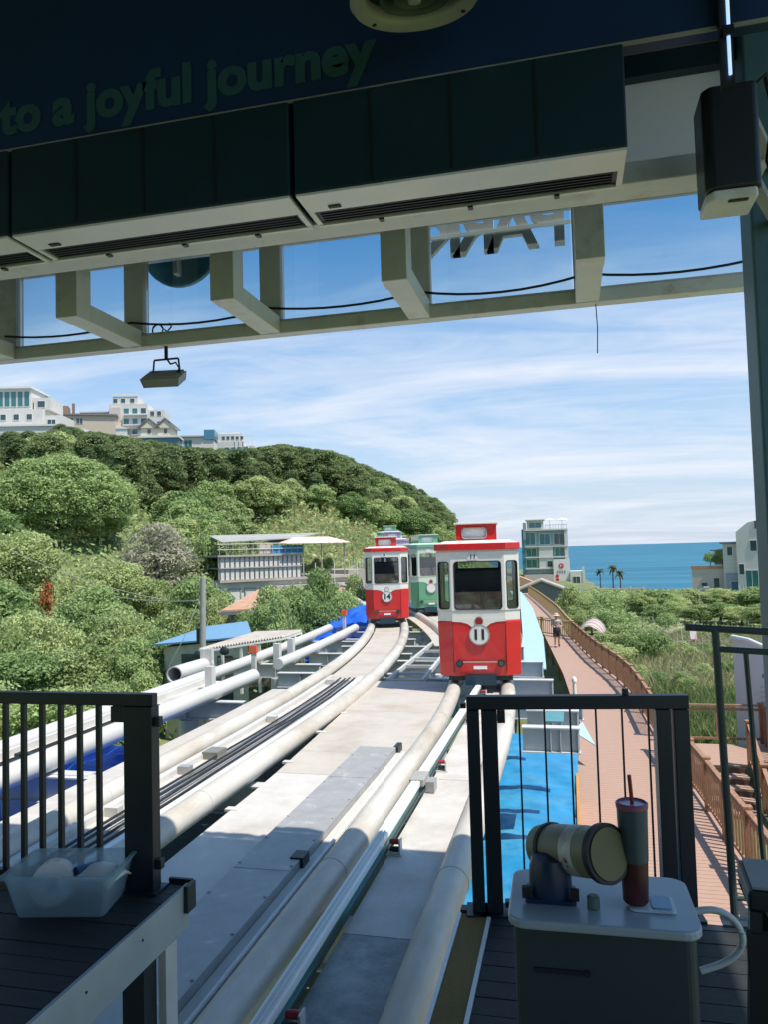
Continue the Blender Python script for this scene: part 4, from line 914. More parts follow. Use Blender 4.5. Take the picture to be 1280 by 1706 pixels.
for k in range(6): MB().tube([(k*.3,-k*.035,0),(k*.3,-k*.035,.92)], .02, 6).build('post', blackm, db)
lb_ = thing('bollard', 'small cream bollard on the boardwalk beside the beams', 'bollard', (*at(957,1122,26.5)[:2], BZ)); MB().lathe([(0,0),(.07,0),(.06,.6),(.085,.62),(.085,.72),(.05,.78),(0,.8)],16).build('body', cream, lb_, smooth=True)

# ------------------------------------------------------------------ vegetation
def leaf_mesh(name, cen, nrm, size, tone, m, aspect=.55):
    n = len(cen); nrm = nrm/np.linalg.norm(nrm,axis=1,keepdims=True)
    rv = RNG.normal(size=(n,3)); a = np.cross(nrm,rv); a /= np.linalg.norm(a,axis=1,keepdims=True); b = np.cross(nrm,a)
    s = size[:,None]
    V = np.stack([cen-a*s, cen-b*s*aspect+nrm*s*.12, cen+a*s, cen+b*s*aspect+nrm*s*.12],1).reshape(-1,3)
    me = bpy.data.meshes.new(name); me.vertices.add(4*n); me.vertices.foreach_set('co',V.astype(np.float32).ravel())
    me.loops.add(4*n); me.loops.foreach_set('vertex_index',np.arange(4*n,dtype=np.int32))
    me.polygons.add(n); me.polygons.foreach_set('loop_start',np.arange(0,4*n,4,dtype=np.int32)); me.polygons.foreach_set('loop_total',np.full(n,4,dtype=np.int32))
    at_ = me.attributes.new('tone','FLOAT','POINT'); at_.data.foreach_set('value',np.repeat(tone,4).astype(np.float32))
    me.materials.append(m); me.update(calc_edges=True); return me
def clumps_to_leaves(cl, rad, per, size, up=.35, toner=.35):
    C=[];Nn=[];S=[];T=[]
    for (c,r) in zip(cl,rad):
        k = int(per*(r[0]*r[1]+.2*r[0]*r[2])) if per < 1e5 else per
        d = RNG.normal(size=(k,3)); d /= np.linalg.norm(d,axis=1,keepdims=True)
        d[:,2] = np.where(d[:,2]<-.35,-d[:,2],d[:,2])
        rr = (.72+.34*RNG.random((k,1)))
        C.append(np.array(c)+d*np.array(r)*rr); Nn.append(d*1.0+RNG.normal(size=(k,3))*.7+np.array([0,0,up])); S.append(size*(.6+.8*RNG.random(k))); T.append(RNG.random()*toner*.8+RNG.random(k)*toner)
    return np.concatenate(C),np.concatenate(Nn),np.concatenate(S),np.concatenate(T)
lm_b = leafmat('leaf_broad', (.105,.20,.060), (.42,.53,.22)); lm_p = leafmat('leaf_pine', (.06,.12,.046), (.28,.35,.15), .32)
lm_l = leafmat('leaf_light', (.17,.26,.08), (.55,.62,.29)); lm_g = leafmat('leaf_grey', (.30,.30,.21), (.60,.57,.44)); lm_r = leafmat('leaf_rust', (.30,.09,.03), (.50,.2,.07)); lm_palm = leafmat('leaf_palm', (.05,.07,.02), (.16,.16,.06))
def trunk_mesh(h, r, m, limbs, lean=.1):
    mb = MB(); top = Vector((lean*h*.5,lean*h*.3,h*.72)); mb.tube([(0,0,-.6),(lean*.2,0,h*.2),tuple(top*.65),tuple(top)],[r,r*.85,r*.6,r*.3],8)
    for (x,y,z) in limbs:
        s = top*random.uniform(.45,.9); mb.tube([tuple(s),tuple(s.lerp(Vector((x,y,z)),.5)+Vector((0,0,.15))),(x,y,z)],[r*.4,r*.25,r*.1],6)
    return mb.mesh('trunk',m)
PROTO = {}
def proto(key, h, w, ncl, rc, per, size, lm, bk, base=.25, seed=0, flat=.7, shape='dome', aspect=.55, up=.35):
    global RNG; RNG = np.random.default_rng(seed); random.seed(seed)
    cl=[];rad=[]
    for i in range(ncl):
        for _ in range(40):
            d = RNG.normal(size=3); d/=np.linalg.norm(d); u = RNG.random()**.4
            z = d[2]*u
            if shape == 'pine':
                t = RNG.random(); zz = base+(1-base)*t*.93; rr = (1-t)**.7*.5*w*math.sqrt(RNG.random())+.05*w; a = RNG.random()*6.283; c=(rr*math.cos(a),rr*math.sin(a),zz*h); break
            if shape == 'shell': u = .93; z = d[2]*u
            if z > -.75: c = (d[0]*u*w*.5*.86, d[1]*u*w*.5*.86, h*(base+(1-base)*.5*(1+z*.86))); break
        cl.append(c); q = rc*(.4+1.0*RNG.random()); rad.append((q,q,q*flat))
    C,Nn,S,T = clumps_to_leaves(cl,rad,per,size,up)
    # loose sprays of leaves between the clumps break the outline
    k = len(C)//6; d = RNG.normal(size=(k,3)); d /= np.linalg.norm(d,axis=1,keepdims=True); d[:,2] = np.abs(d[:,2])*1.0-.25*RNG.random(k)
    if shape == 'pine': t_ = RNG.random(k); a_ = RNG.random(k)*6.283; rr_ = ((1-t_)**.7*.55*w+.1*w)*np.sqrt(RNG.random(k)); E_ = np.stack([rr_*np.cos(a_),rr_*np.sin(a_),h*(base+(1-base)*t_)],1)
    else: E_ = np.stack([d[:,0]*w*.5,d[:,1]*w*.5,h*(base+(1-base)*.5*(1+d[:,2]*.97))],1)*(1-.22*RNG.random((k,1))*np.array([1,1,.6]))
    E_ += RNG.normal(size=(k,3))*.12
    C = np.concatenate([C,E_]); Nn = np.concatenate([Nn,RNG.normal(size=(k,3))+np.array([0,0,up])]); S = np.concatenate([S,size*(.5+.9*RNG.random(k))]); T = np.concatenate([T,RNG.random(k)*.6])
    crown = leaf_mesh('crown',C,Nn,S,T,lm,aspect); tr = trunk_mesh(h,.035*h if shape!='bush' else .02*h,bk,[c for c in cl[:9]])
    PROTO[key]=(h,w,tr,crown)
# near trees (fine leaves), middle trees, hill trees
proto('near_a',7,6,60,.95,330,.12,lm_b,bark,.10,1); proto('near_b',6.5,6.5,60,.95,330,.11,lm_l,bark,.06,2); proto('near_c',7.5,5.4,55,.9,340,.12,lm_b,bark,.12,3)
proto('grey_a',7,6,60,.8,230,.10,lm_g,bark,.05,4); proto('bush_a',2.6,3.4,34,.55,520,.08,lm_b,bark,.0,5,shape='dome'); proto('bush_b',2.4,3.4,34,.55,520,.075,lm_l,bark,.0,6)
proto('rust_a',3,1.3,16,.4,500,.09,lm_r,bark,.2,7)
proto('hill_a',8,6.4,56,1.05,210,.17,lm_b,bark,.12,8); proto('hill_b',8,6.8,56,1.05,210,.17,lm_l,bark,.10,9)
proto('pine_a',8.5,5.0,70,.80,260,.19,lm_p,barkp,.18,10,.8,'pine',.28,1.2); proto('pine_b',8,5.4,70,.85,250,.19,lm_p,barkp,.2,11,.75,'dome',.28,1.2); proto('pine_c',8.5,5.2,64,.8,260,.19,lm_p,barkp,.2,12,.85,'dome',.28,1.2)
proto('mound',10,14,430,.85,250,.13,lm_b,bark,-.25,13,.85,'shell')
def plant(key, name, label, cat, loc, sz, sxy=None, rz=None, group=None):
    h,w,tr,cr_ = PROTO[key]; s = sz/h
    o = thing(name,label,cat,loc,random.random()*6.28 if rz is None else rz,group)
    k = sxy/w if sxy else s
    o.scale = (k,k,s); link('trunk',tr,o); link('crown',cr_,o); return o
def plant_px(key, name, label, cat, px, ytop, d, wpx=None, group=None):
    p = at(px,ytop,d); g_ = ground(p.x,p.y); h = max(.8,p.z-g_)
    wd = wpx*d/F if wpx else None
    return plant(key,name,label,cat,(p.x,p.y,g_-.1),h+.1,wd,group=group)
random.seed(21)
ORDN=('first','second','third','fourth','fifth','sixth','seventh','eighth','ninth','tenth','eleventh','twelfth','thirteenth')
G1='broadleaf trees below the hill at the left'; LB='leafy green tree in the thick growth below the hill'; LL='yellow green leafy tree in the thick growth below the hill'
plant_px('mound','vine_mound','rounded mound of trees smothered in leaves, left of the grey tree','tree',98,752,60,262)
plant_px('grey_a','grey_tree','greyish twiggy tree left of the white terrace house','tree',262,868,50,150)
plant_px('rust_a','rust_tree','small rust coloured dying tree among the green','tree',74,958,36,30)
NEAR=[(-60,830,44,190),(20,880,42,150),(-20,960,33,190),(70,1010,31,150),(150,985,36,170),(205,1010,33,140),(40,1075,26,170),(130,1065,27,190),(215,1070,27.5,120),(-40,1120,22,190),(90,1140,22,170),(185,1130,23,150),(230,1125,23.5,95),(170,930,44,150),(330,950,44,110),(290,1005,36,120),(350,900,52,90),(372,865,62,90),(310,890,60,90),(240,960,46,110),(110,1010,34,130),(0,1030,27,140),(270,1040,31,90),(360,985,42,60)]
YEL=sorted(q[0] for i,q in enumerate(NEAR) if i%4 in (1,3)); GRN=sorted(q[0] for i,q in enumerate(NEAR) if i%4 in (0,2))
for k,(px,yt,d,wp) in enumerate(NEAR):
    key = ('near_a','near_b','near_c','near_b')[k%4]; y_=key=='near_b'
    plant_px(key,'broadleaf_tree',ORDN[(YEL if y_ else GRN).index(px)]+' from the left of the '+('yellow green' if y_ else 'deep green')+' leafy trees below the hill','tree',px,yt,d,wp,group=('yellow green' if y_ else 'deep green')+' trees below the hill at the left')
for k,(px,yt,d,wp) in enumerate([(440,985,34,90),(490,965,36,110),(540,955,38,100),(575,975,36,80),(470,1000,31,80),(525,990,33,90),(590,965,42,70),(410,1010,37,60)]):
    ORD=('first','second','third','fourth','fifth','sixth','seventh','eighth')
    plant_px(('near_a','near_c')[k%2],'garden_tree',ORD[sorted((440,490,540,575,470,525,590,410)).index(px)]+' from the left of the dark trees by the siding pipes','tree',px,yt,d,wp,group='trees by the siding pipes')
# the wood on the hill
ND=0; cand=[]
random.seed(5)
XS=[0,100,200,300,400,500,600,650,700,740]
for it in range(30000):
    a=R_(random.uniform(-42,-7.6)); t=random.random(); ad=math.degrees(a); rd,rb=interp(ad,AZ,RD),interp(ad,AZ,RB)
    t0=.12 if ad<-25 else .26
    r=rb+(rd-rb)*lerp(t0,1.0,t**.8); x,y=r*math.sin(a),r*math.cos(a)
    mind=2.5+r*.0095
    if ad<-28.5 and r<78: continue
    if all((x-q[0])**2+(y-q[1])**2>mind**2 for q in cand): cand.append((x,y,r,ad,(r-rb)/(rd-rb)))
    if len(cand)>=640: break
np_,nb_=0,0; mass=[]
cand.sort(key=lambda q:q[2])
for (x,y,r,ad,t) in cand:
    pine = (t>.3 and random.random()<.82)
    h=random.uniform(4.4,8.0)*(1 if t>.3 else .85)
    g0=ground(x,y); q=ROT.transposed()@Vector((x,y,g0+h-EYE)); px_=CX+F*q.x/-q.z; py_=CY-F*q.y/-q.z
    lim=interp(px_,(-60,0,75,100,150,290,300,400,470,560,620,700,730,748,760),(716,716,716,704,716,737,742,747,738,752,780,812,832,850,900))
    if py_<lim: h-=(lim-py_)*(-q.z)/F
    if h<2.6: continue
    if pine and np_<285:
        plant(random.choice(('pine_a','pine_a','pine_b','pine_c')),'pine_tree','dark green pine in the wood on the hillside','tree',(x,y,ground(x,y)-.3),h,h*random.uniform(.62,.8),group='pines on the hillside'); np_+=1
    elif nb_<280:
        plant(random.choice(('hill_a','hill_b')),'hill_tree','mid green broadleaf tree among the pines on the hillside','tree',(x,y,ground(x,y)-.3),h*.9,h*random.uniform(.75,.95),group='broadleaf trees on the hillside'); nb_+=1
print('hill trees',np_,nb_)
# undergrowth on the slope, field grass, garden growth (uncountable)
def scatter(name,label,cat,n,fn,size,lm,up=.6,lift=(.0,.6)):
    P=[];
    while len(P)<n:
        q=fn()
        if q is None: continue
        P.append((q[0],q[1],ground(q[0],q[1])+random.uniform(*lift)))
    C=np.array(P); Nn=RNG.normal(size=(n,3))*.7+np.array([0,0,up]); S=size*(.5+RNG.random(n))*np.clip(np.hypot(C[:,0],C[:,1])/60,.6,2.5)
    o=bpy.data.objects.new(name,leaf_mesh(name,C,Nn,S,RNG.random(n)*.7,lm)); col.objects.link(o); return tag(o,label,cat,kind='stuff')
def on_hill():
    a=R_(random.uniform(-46,-7)); ad=math.degrees(a); rd,rb=interp(ad,AZ,RD),interp(ad,AZ,RB); r=lerp(rb*.6,rd,random.random()); return r*math.sin(a),r*math.cos(a)
scatter('undergrowth','dense green undergrowth between the trees of the slope','undergrowth',45000,on_hill,.17,lm_b,.5,(0,1.4))
def on_field():
    a=R_(random.uniform(-26,-9)); r=random.uniform(62,110); return r*math.sin(a),r*math.cos(a)
scatter('field_grass','dry yellowish grass on the slope above the terrace house','grass',42000,on_field,.075,leafmat('leaf_dry',(.22,.22,.08),(.46,.42,.22)),.2,(0,.5))
def on_right():
    x=random.uniform(2.8,45); y=random.uniform(24,150)
    if x<RX(min(y,90))+.5 or x>y*.30+6: return None
    return x,y
scatter('garden_weeds','mixed weeds and ground cover over the garden plots','weeds',30000,on_right,.11,lm_l,.3,(0,.35))
def blades(name,label,n,fn,hh,lm):
    mbv=[];tone=[]; 
    V=np.zeros((n,4,3))
    for i in range(n):
        x,y=fn(); z=ground(x,y); a=random.random()*6.28; l=hh*random.uniform(.5,1.1); w_=.018*random.uniform(.7,1.4); bx,by=math.cos(a)*w_,math.sin(a)*w_; lx,ly=random.gauss(0,.3)*l,random.gauss(0,.3)*l
        V[i]=[(x-bx,y-by,z),(x+bx,y+by,z),(x+bx*.6+lx*.5,y+by*.6+ly*.5,z+l*.65),(x+lx,y+ly,z+l)]
    me=bpy.data.meshes.new(name); me.vertices.add(4*n); me.vertices.foreach_set('co',V.astype(np.float32).ravel()); me.loops.add(4*n); me.loops.foreach_set('vertex_index',np.arange(4*n,dtype=np.int32)); me.polygons.add(n); me.polygons.foreach_set('loop_start',np.arange(0,4*n,4,dtype=np.int32)); me.polygons.foreach_set('loop_total',np.full(n,4,dtype=np.int32))
    t=me.attributes.new('tone','FLOAT','POINT'); t.data.foreach_set('value',np.repeat(RNG.random(n)*.6,4).astype(np.float32)); me.materials.append(lm); me.update(calc_edges=True)
    o=bpy.data.objects.new(name,me); col.objects.link(o); return tag(o,label,'grass',kind='stuff')
blades('reed_grass','tall bright green reed grass behind the landing fence',14000,lambda:(random.uniform(2.6,9.5),random.uniform(24.5,32)),.7,leafmat('leaf_reed',(.12,.20,.05),(.42,.47,.22)))
blades('rough_grass','pale rough grass around the garden plots',24000,lambda:(random.uniform(3,18),random.uniform(34,62)),.6,leafmat('leaf_straw',(.24,.26,.11),(.50,.46,.27)))
random.seed(33)
for k,(px,yt,d,wp) in enumerate([(1045,1040,44,95),(1075,1045,42,80),(1020.5,1070,40,70),(1040,1100,34,60),(985,1000,62,70),(1010,985,74,70),(955,975,80,60),(1021,1010,58,80),(960,1010,60,50),(1000,1090,38,40)]):
    plant_px(('bush_b','bush_a')[k%2],'garden_bush',ORDN[sorted((1045,1075,1020.5,1040,985,1010,955,1021,960,1000)).index(px)]+' from the left of the leafy bushes beside the boardwalk fence','bush',px,yt,d,wp,group='bushes along the boardwalk fence')
for k,(px,yt,d,wp) in enumerate([(1065,988,84,58),(1090,982,88,56),(1118,986,90,60),(1150,980,92,62),(1178,986,92,56),(1205,978,92,64),(1238,984,90,60),(1268,976,88,70),(1128,1000,74,58),(1165,1006,72,56),(1200,1002,72,60),(1235,1008,70,66),(1272,1006,66,70),(1098,1006,76,50)]):
    plant_px(('hill_b','hill_a','near_b')[k%3],'hedge_tree',(('first','second','third','fourth','fifth','sixth','seventh','eighth')[k]+' from the left of the rear row of trees before the sea' if k<8 else ('second','third','fourth','fifth','sixth','first')[k-8]+' from the left of the front row of trees before the sea'),'tree',px,yt,d,wp,group='row of trees in front of the sea')
plant_px('bush_a','dark_bush','single dark green bush beside the garden path','bush',1112,1018,66,40)
VEG=[(1088,1082,46,34),(1110,1088,44,30),(1132,1080,46,36),(1152,1092,42,30),(1175,1084,45,38),(1200,1094,42,34),(1062,1112,35,40),(1100,1122,33,36),(1140,1126,32,42),(1170,1112,35,36),(1215,1112,36,40),(1185,1062,56,36),(1141,1058,58,34),(1225,1068,54,40)]
for k,(px,yt,d,wp) in enumerate(VEG):
    plant_px(('bush_b','bush_a','bush_b')[k%3],'garden_shrub',(ORDN+('fourteenth',))[sorted(q[0] for q in VEG).index(px)]+' from the left of the low shrubs on the garden plots','shrub',px,yt,d,wp,group='low shrubs on the garden plots')
# palms
def palm_proto():
    C=[];mb=MB(); random.seed(3)
    mb.tube([(0,0,-.3),(.1,0,3),(.05,0,6.6)],[.22,.17,.16],8); tr=mb.mesh('trunk',mat('palm_bark',(.10,.08,.06),.9,var=.3))
    V=[];Fs=[]
    for k in range(26):
        a=random.random()*6.28; el=random.uniform(-.9,1.1); l=random.uniform(1.2,1.7); pts=[]
        for j in range(5):
            t=j/4; rr=l*t*math.cos(el*.7); z=6.6+l*t*math.sin(el)-.7*t*t*l; pts.append(Vector((rr*math.cos(a),rr*math.sin(a),z)))
        sd=Vector((-math.sin(a),math.cos(a),0)); o=len(V)
        for j,p in enumerate(pts): wv=(.05,.28,.36,.28,.03)[j]; V += [p-sd*wv+Vector((0,0,-.12)),p+Vector((0,0,.02)),p+sd*wv+Vector((0,0,-.12))]
        for j in range(4):
            for q in range(2): Fs.append((o+j*3+q,o+j*3+q+1,o+j*3+q+4,o+j*3+q+3))
    me=bpy.data.meshes.new('crown'); me.from_pydata([tuple(v) for v in V],[],Fs); t=me.attributes.new('tone','FLOAT','POINT'); t.data.foreach_set('value',RNG.random(len(V)).astype(np.float32)*.6); me.materials.append(lm_palm)
    return tr,me
ptr,pcr=palm_proto()
for px,yt,d,lb in ((1000,943,150,'palm with dark trunk nearest the glass building'),(1021,936,150,'tallest palm of the three, in the middle'),(1033,945,148,'palm with bushy crown right of the tallest palm')):
    p=at(px,yt,d); g_=ground(p.x,p.y); h=p.z-g_; o=thing('palm_tree',lb,'palm',(p.x,p.y,g_),random.random()*6,'palms by the shore'); s=h/7.9; o.scale=(s*1.0,s*1.0,s); link('trunk',ptr,o); link('crown',pcr,o)

# ------------------------------------------------------------------ buildings
def building(name,label,cat,px,py,d,rz=0.):
    p=at(px,py,d); az=math.atan2(-p.x,p.y); return thing(name,label,cat,p,az+R_(rz))
HB=[]
def blk(o,name,x0,x1,y0,y1,z0,z1,m,bev=0): return MB().box(x0,x1,y0,y1,z0,z1).build(name,m,o,bevel=bev)
def win(o,x,z,w_,h,y=0.,m=dwin,fm=whitest,sides=1):
    f=MB(); t=.06*max(1,w_/1.4)
    f.box(x-w_/2-t,x+w_/2+t,y-.08,y-.002,z-t,z); f.box(x-w_/2-t,x+w_/2+t,y-.08,y-.002,z+h,z+h+t); f.box(x-w_/2-t,x-w_/2,y-.08,y-.002,z,z+h); f.box(x+w_/2,x+w_/2+t,y-.08,y-.002,z,z+h)
    if w_>1.3: f.box(x-.03,x+.03,y-.07,y-.002,z,z+h)
    w0=f.build('window',fm,o); MB().box(x-w_/2,x+w_/2,y-.03,y-.004,z,z+h).build('pane',m,w0); return w0
# glass building by the sea (origin at its foot, left corner)
b=building('seaside_building','five storey glass and white building standing by the sea','building',914,968,185); W=11.
blk(b,'rear_block',-5.2,5.0,.6,9,0,12.3,mat('bluegreen_wall',(.22,.34,.36),.5)); blk(b,'left_fin',-5.9,-5.2,0,9,0,12.6,mat('teal_wall',(.05,.20,.24),.35)); blk(b,'left_upper_fin',-5.5,-4.9,-.2,4,10,14.2,mat('grey_fin',(.25,.28,.29),.5))
blk(b,'middle_panel',-1.9,1.4,-.1,.6,3,8.2,stucco); blk(b,'right_wall',4.2,5.0,-.1,.6,5,12.3,stucco)
for z in (2.9,5.6,8.2,12.2): blk(b,'floor_band',-5.2,5.0,-.25,.6,z,z+.3,stucco)
blk(b,'top_room',-4.6,-.6,.2,6,12.5,14.7,stucco); win(b,-2.6,12.9,2.9,1.3,.2,twin); blk(b,'top_roof',-4.9,-.3,-.3,6.2,14.71,14.9,stucco)
for x in (-3.9,-.4,3.0): win(b,x,8.8,2.4,3.0 if x<-3 else 2.6,.6,twin if x!=3. else dwin)
for z in (3.3,6.0): win(b,-3.7,z,2.4,1.9,.6,gwin)
win(b,3.0,6.0,2.0,2.0,.6,gwin); win(b,.6,3.4,1.2,1.4,-.1,dwin)
for z in (12.5,): 
    for k in range(9): blk(b,'railing_post',-.2+k*.62,-.15+k*.62,.0,.05,12.5,13.5,blackm)
    blk(b,'railing',-.3,5.,.0,.04,13.45,13.52,blackm)
sgn=blk(b,'sign_wall',1.4,5.2,-.6,-.12,0,5.2,mat('sign_white',(.72,.70,.68),.6))
MB().lathe([(.0,0),(.62,0),(.62,.05),(0,.05)],24).build('round_logo',mat('logo_red',(.6,.03,.05),.5),sgn,loc=(3.2,-.61,3.6),rot=(R_(90),0,0))
MB().box(2.95,3.1,-.68,-.67,3.3,3.95).build('logo_stroke',whitest,sgn); MB().box(3.1,3.5,-.68,-.67,3.55,3.68).build('logo_stroke',whitest,sgn)
for k in range(4): MB().box(2.2+k*.55,2.5+k*.55,-.66,-.605,1.9,2.5).build('sign_letter',mat('sign_grey',(.25,.25,.27),.6),sgn)
for z in (.3,1.2): MB().lathe([(0,0),(.4,0),(.4,.05),(0,.05)],20).build('small_logo',MAT['logo_red'],sgn,loc=(2.2,-.61,z),rot=(R_(90),0,0))
blk(b,'annex',5.21,8.6,-1.5,4,-1.5,2.3,stucco); win(b,6.6,-1,1.6,2.0,-1.5,dwin); blk(b,'annex_pier',8.0,8.5,-1.6,-1.51,-1.5,3.4,stucco); blk(b,'base_wall',-5.5,1.39,-.8,-.1,-1.5,1.6,pinkst)
for i,x in enumerate((.9,3.8)):
    u=thing('parasol',('white parasol on the rooftop terrace, nearer the roof room','white parasol on the rooftop terrace, at the outer corner')[i],'parasol',b.matrix_basis@Vector((x,1.6,12.5)),0,'rooftop parasols')
    MB().tube([(0,0,0),(0,0,2.5)],.05,8).build('pole',whitest,u); MB().lathe([(1.6,2.1),(1.0,2.42),(0.05,2.75),(0,2.76),(.04,2.7),(1.0,2.36)],8).build('canopy',whitest,u)
# grey gabled shed in front of it
b=building('gabled_shed','dark grey gabled shed in front of the glass building','shed',905,997,105)
MB().xprism([(-3.6,-1.5),(3.4,-1.5),(3.4,1.0),(-.1,2.35),(-3.6,1.0)],0,6).build('walls',mat('dark_grey_wall',(.16,.17,.18),.8),b)
for s,pts in (('left',[(-4.1,.75),(-.1,2.36),(-.1,2.6),(-4.1,.98)]),('right',[(3.9,.75),(-.1,2.36),(-.1,2.6),(3.9,.98)])): MB().xprism(pts,-.4,6.2).build('roof_slope',mat('shed_roof',(.36,.33,.30),.8),b)
b=building('orange_roof_house','small house with orange roof left of the gabled shed','house',868,985,120); blk(b,'walls',-2.5,2.5,0,4,-2,1.0,stucco); MB().xprism([(-3,1.0),(3,1.0),(0,2.3)],-.4,4.3).build('roof',rooft,b); win(b,0,-.9,1.2,1.2)
b=building('garden_wall','low pale garden wall in front of the palms','wall',1010,995,140); blk(b,'wall',-9,7,0,.4,-2,1.6,pinkst)
for k in range(8): blk(b,'pier',-9+k*2.2,-8.6+k*2.2,-.1,-.001,-2,1.9,stucco)
# right-hand seaside houses
b=building('white_house','tall white stucco house at the right edge of the view','house',1262,985,118); 
blk(b,'tower',-2.6,6,0,8,-2,9.2,stucco); MB().add([(-2.6,0,9.2),(6,0,9.2),(6,8,9.2),(-2.6,8,9.2),(-.9,0,10.6),(6,0,12.2),(6,8,12.2),(-.9,8,10.6)],[(0,3,2,1),(4,5,6,7),(0,1,5,4),(1,2,6,5),(2,3,7,6),(3,0,4,7)]).build('sloped_top',stucco,b)
blk(b,'side_wing',-4.6,-2.601,1,7,-2,7.4,stucco); blk(b,'wing_roof',-5.0,-2.61,.6,7.2,7.41,7.65,roofd)
win(b,-.2,6.2,.9,1.6); win(b,-3.6,5.6,.7,1.3,1); win(b,-2.0,2.6,.7,1.6); win(b,-.6,.4,1.7,2.8,0,twin); win(b,-3.4,.0,1.2,1.2,1,twin); win(b,.4,9.6,.7,1.2)
blk(b,'balcony',-2.2,1.2,-1,-.001,-.1,.15,stucco); 
for k in range(9): blk(b,'balcony_bar',-2.1+k*.4,-2.04+k*.4,-.98,-.92,.16,1.1,greenm)
b=building('flat_house','low pinkish flat roofed house with plants on its roof','house',1200,985,122)
blk(b,'walls',-4.0,3.2,0,7,-2,3.6,pinkst); blk(b,'parapet',-4.1,3.3,-.1,.2,3.61,4.1,rooft); blk(b,'porch',1.0,3.8,-1.2,-.001,-2,2.9,mat('grey_blue_wall',(.28,.32,.38),.8)); blk(b,'upper_room',-.6,3.4,3,7,4.11,6.4,stucco); blk(b,'upper_roof',-1.2,3.6,2.6,7.2,6.41,6.6,roofd)
win(b,-.4,.4,.8,1.7); win(b,-2.2,.8,.9,.6); win(b,2.3,-.6,1.3,2.2,-1.2,mat('blue_door',(.04,.12,.22),.3)); win(b,.2,4.6,1.6,1.0,3)
pb=b.matrix_basis
for i,(x,s) in enumerate(((-1.2,2.2),(.6,2.8),(2.2,2.6))): plant('bush_a','roof_plant',('round shrub at the outer corner of the flat roof','tall shrub in the middle of the flat roof','shrub on the flat roof touching the white house')[i],'plant',pb@Vector((x,1.6,4.1)),s,s*1.0)
# street lamp in the trees on the right
p=at(1166,1020,78); o=thing('lamp_post','thin pale lamp post among the trees before the sea','lamp post',(p.x,p.y,ground(p.x,p.y)-.2)); h=at(1172,978,78).z-ground(p.x,p.y); MB().tube([(0,0,0),(.1,0,h)],[.06,.04],8).build('pole',whitest,o); MB().bar((.1,0,h),(.9,-.2,h+.15),.08).build('arm',whitest,o); MB().box(.5,1.0,-.3,-.05,h+.16,h+.24).build('lamp_head',whitest,o)
p=at(1216,1000,84)
# hill-top buildings
b=building('hill_apartments','long white terraced building with teal glazing at the far left hilltop','building',12,703,118,-24); b.scale=(.86,.86,.86)
blk(b,'lower_wall',-9,6.2,0,8,-6,2.2,stucco); blk(b,'upper_storey',-9,4.0,.4,8,2.21,6.0,stucco); blk(b,'roof_edge',-9.2,4.3,-.1,8.2,6.01,6.35,whitest)
for k in range(11): win(b,-8.3+k*1.16,2.8,.9,2.7,.4,twin)
for k in range(6): win(b,-7.6+k*2.3,.3,.95,1.0,0,dwin)
for k in range(6): win(b,-6.6+k*2.1,-1.9,.9,.9,0,dwin)
blk(b,'end_wing',4.3,7.2,1,7,2.21,4.4,stucco); win(b,5.6,2.7,1.3,1.1,1,dwin); blk(b,'end_step',6.21,9.2,1,7,-6,1.2,stucco); win(b,7.4,-.8,1.4,1.2,1,dwin)
blk(b,'terrace_slab',-12,15,-4.2,-.5,-2.7,-2.2,whitest)
for k in range(5): blk(b,'terrace_column',9.3+k*1.2,9.5+k*1.2,-4,-3.8,-6.2,-2.71,whitest)
b=building('hill_terrace','long white retaining terrace wall below the teal glazed building','wall',40,722,112,-22); blk(b,'wall',-12,4.5,0,1,-3,1.0,stucco); blk(b,'coping',-12.2,4.7,-.2,1.1,1.01,1.25,whitest)
b=building('brick_villa','low brown villa with flat dark roof on the hilltop','house',128,705,160,-8); b.scale=(.85,.85,.85)
blk(b,'walls',-5.2,9,0,6,-4,1.9,mat('tan_wall',(.5,.42,.35),.8)); blk(b,'flat_roof',-5.6,9.4,-.5,6.3,1.91,2.3,roofd); blk(b,'roof_room',-4.9,-2.2,1,5,2.31,4.4,mat('brick_wall',(.28,.18,.13),.8)); blk(b,'chimney',-1.4,-.8,2,2.7,2.31,5.2,mat('brick_wall2',(.25,.15,.12),.8))
for x in (-3.8,-1.6,.6): win(b,x,-.2,1.5,1.4,0,dwin)
b=building('hill_hotel','white many-storeyed house with stepped terraces on the hilltop','building',196,724,165,-16); b.scale=(.82,.82,.82)
blk(b,'main',-2.2,7.6,0,8,-3,8.0,stucco); blk(b,'left_wing',-10,-2.21,2,8,-1,6.2,pinkst); blk(b,'left_roof',-10.4,-2.3,1.6,8.3,6.21,6.5,stucco); blk(b,'penthouse',-1.5,5,1,7,8.01,10.2,stucco); blk(b,'stair_tower',-1.9,1.0,-.8,-.001,-3,7,mat('tower_pink',(.58,.50,.44),.8))
blk(b,'roof_rail',-1.6,5.2,.8,.9,10.4,10.9,whitest); blk(b,'right_wing',7.61,11.8,1.5,8,-3,6.6,stucco)
for z in (0,2.7,5.4): 
    for x in (2.3,4.5,6.7): win(b,x,z,1.3,1.4,0,(twin if x<5 else dwin))
    blk(b,'balcony',1.6,7.9,-1.1,-.001,z-.5,z-.3,whitest)
    for x in (8.6,10.4): win(b,x,z-.4,1.0,1.2,1.5,dwin)
for x in (-.8,1.2,3.6): win(b,x,8.5,1.1,1.1,1,dwin)
win(b,-7.6,3.4,.9,1.0,2,dwin); blk(b,'front_wall',-5.5,10,-4,-3.5,-5,-1.2,pinkst); blk(b,'glass_house',-5.4,3.4,-3.4,-.9,-1.1,.9,mat('pavilion',(.6,.62,.6),.4)); MB().xprism([(-6.2,.91),(4,.91),(1.5,1.7),(-3.5,1.7)],-3.6,-.85).build('pavilion_roof',whitest,b)
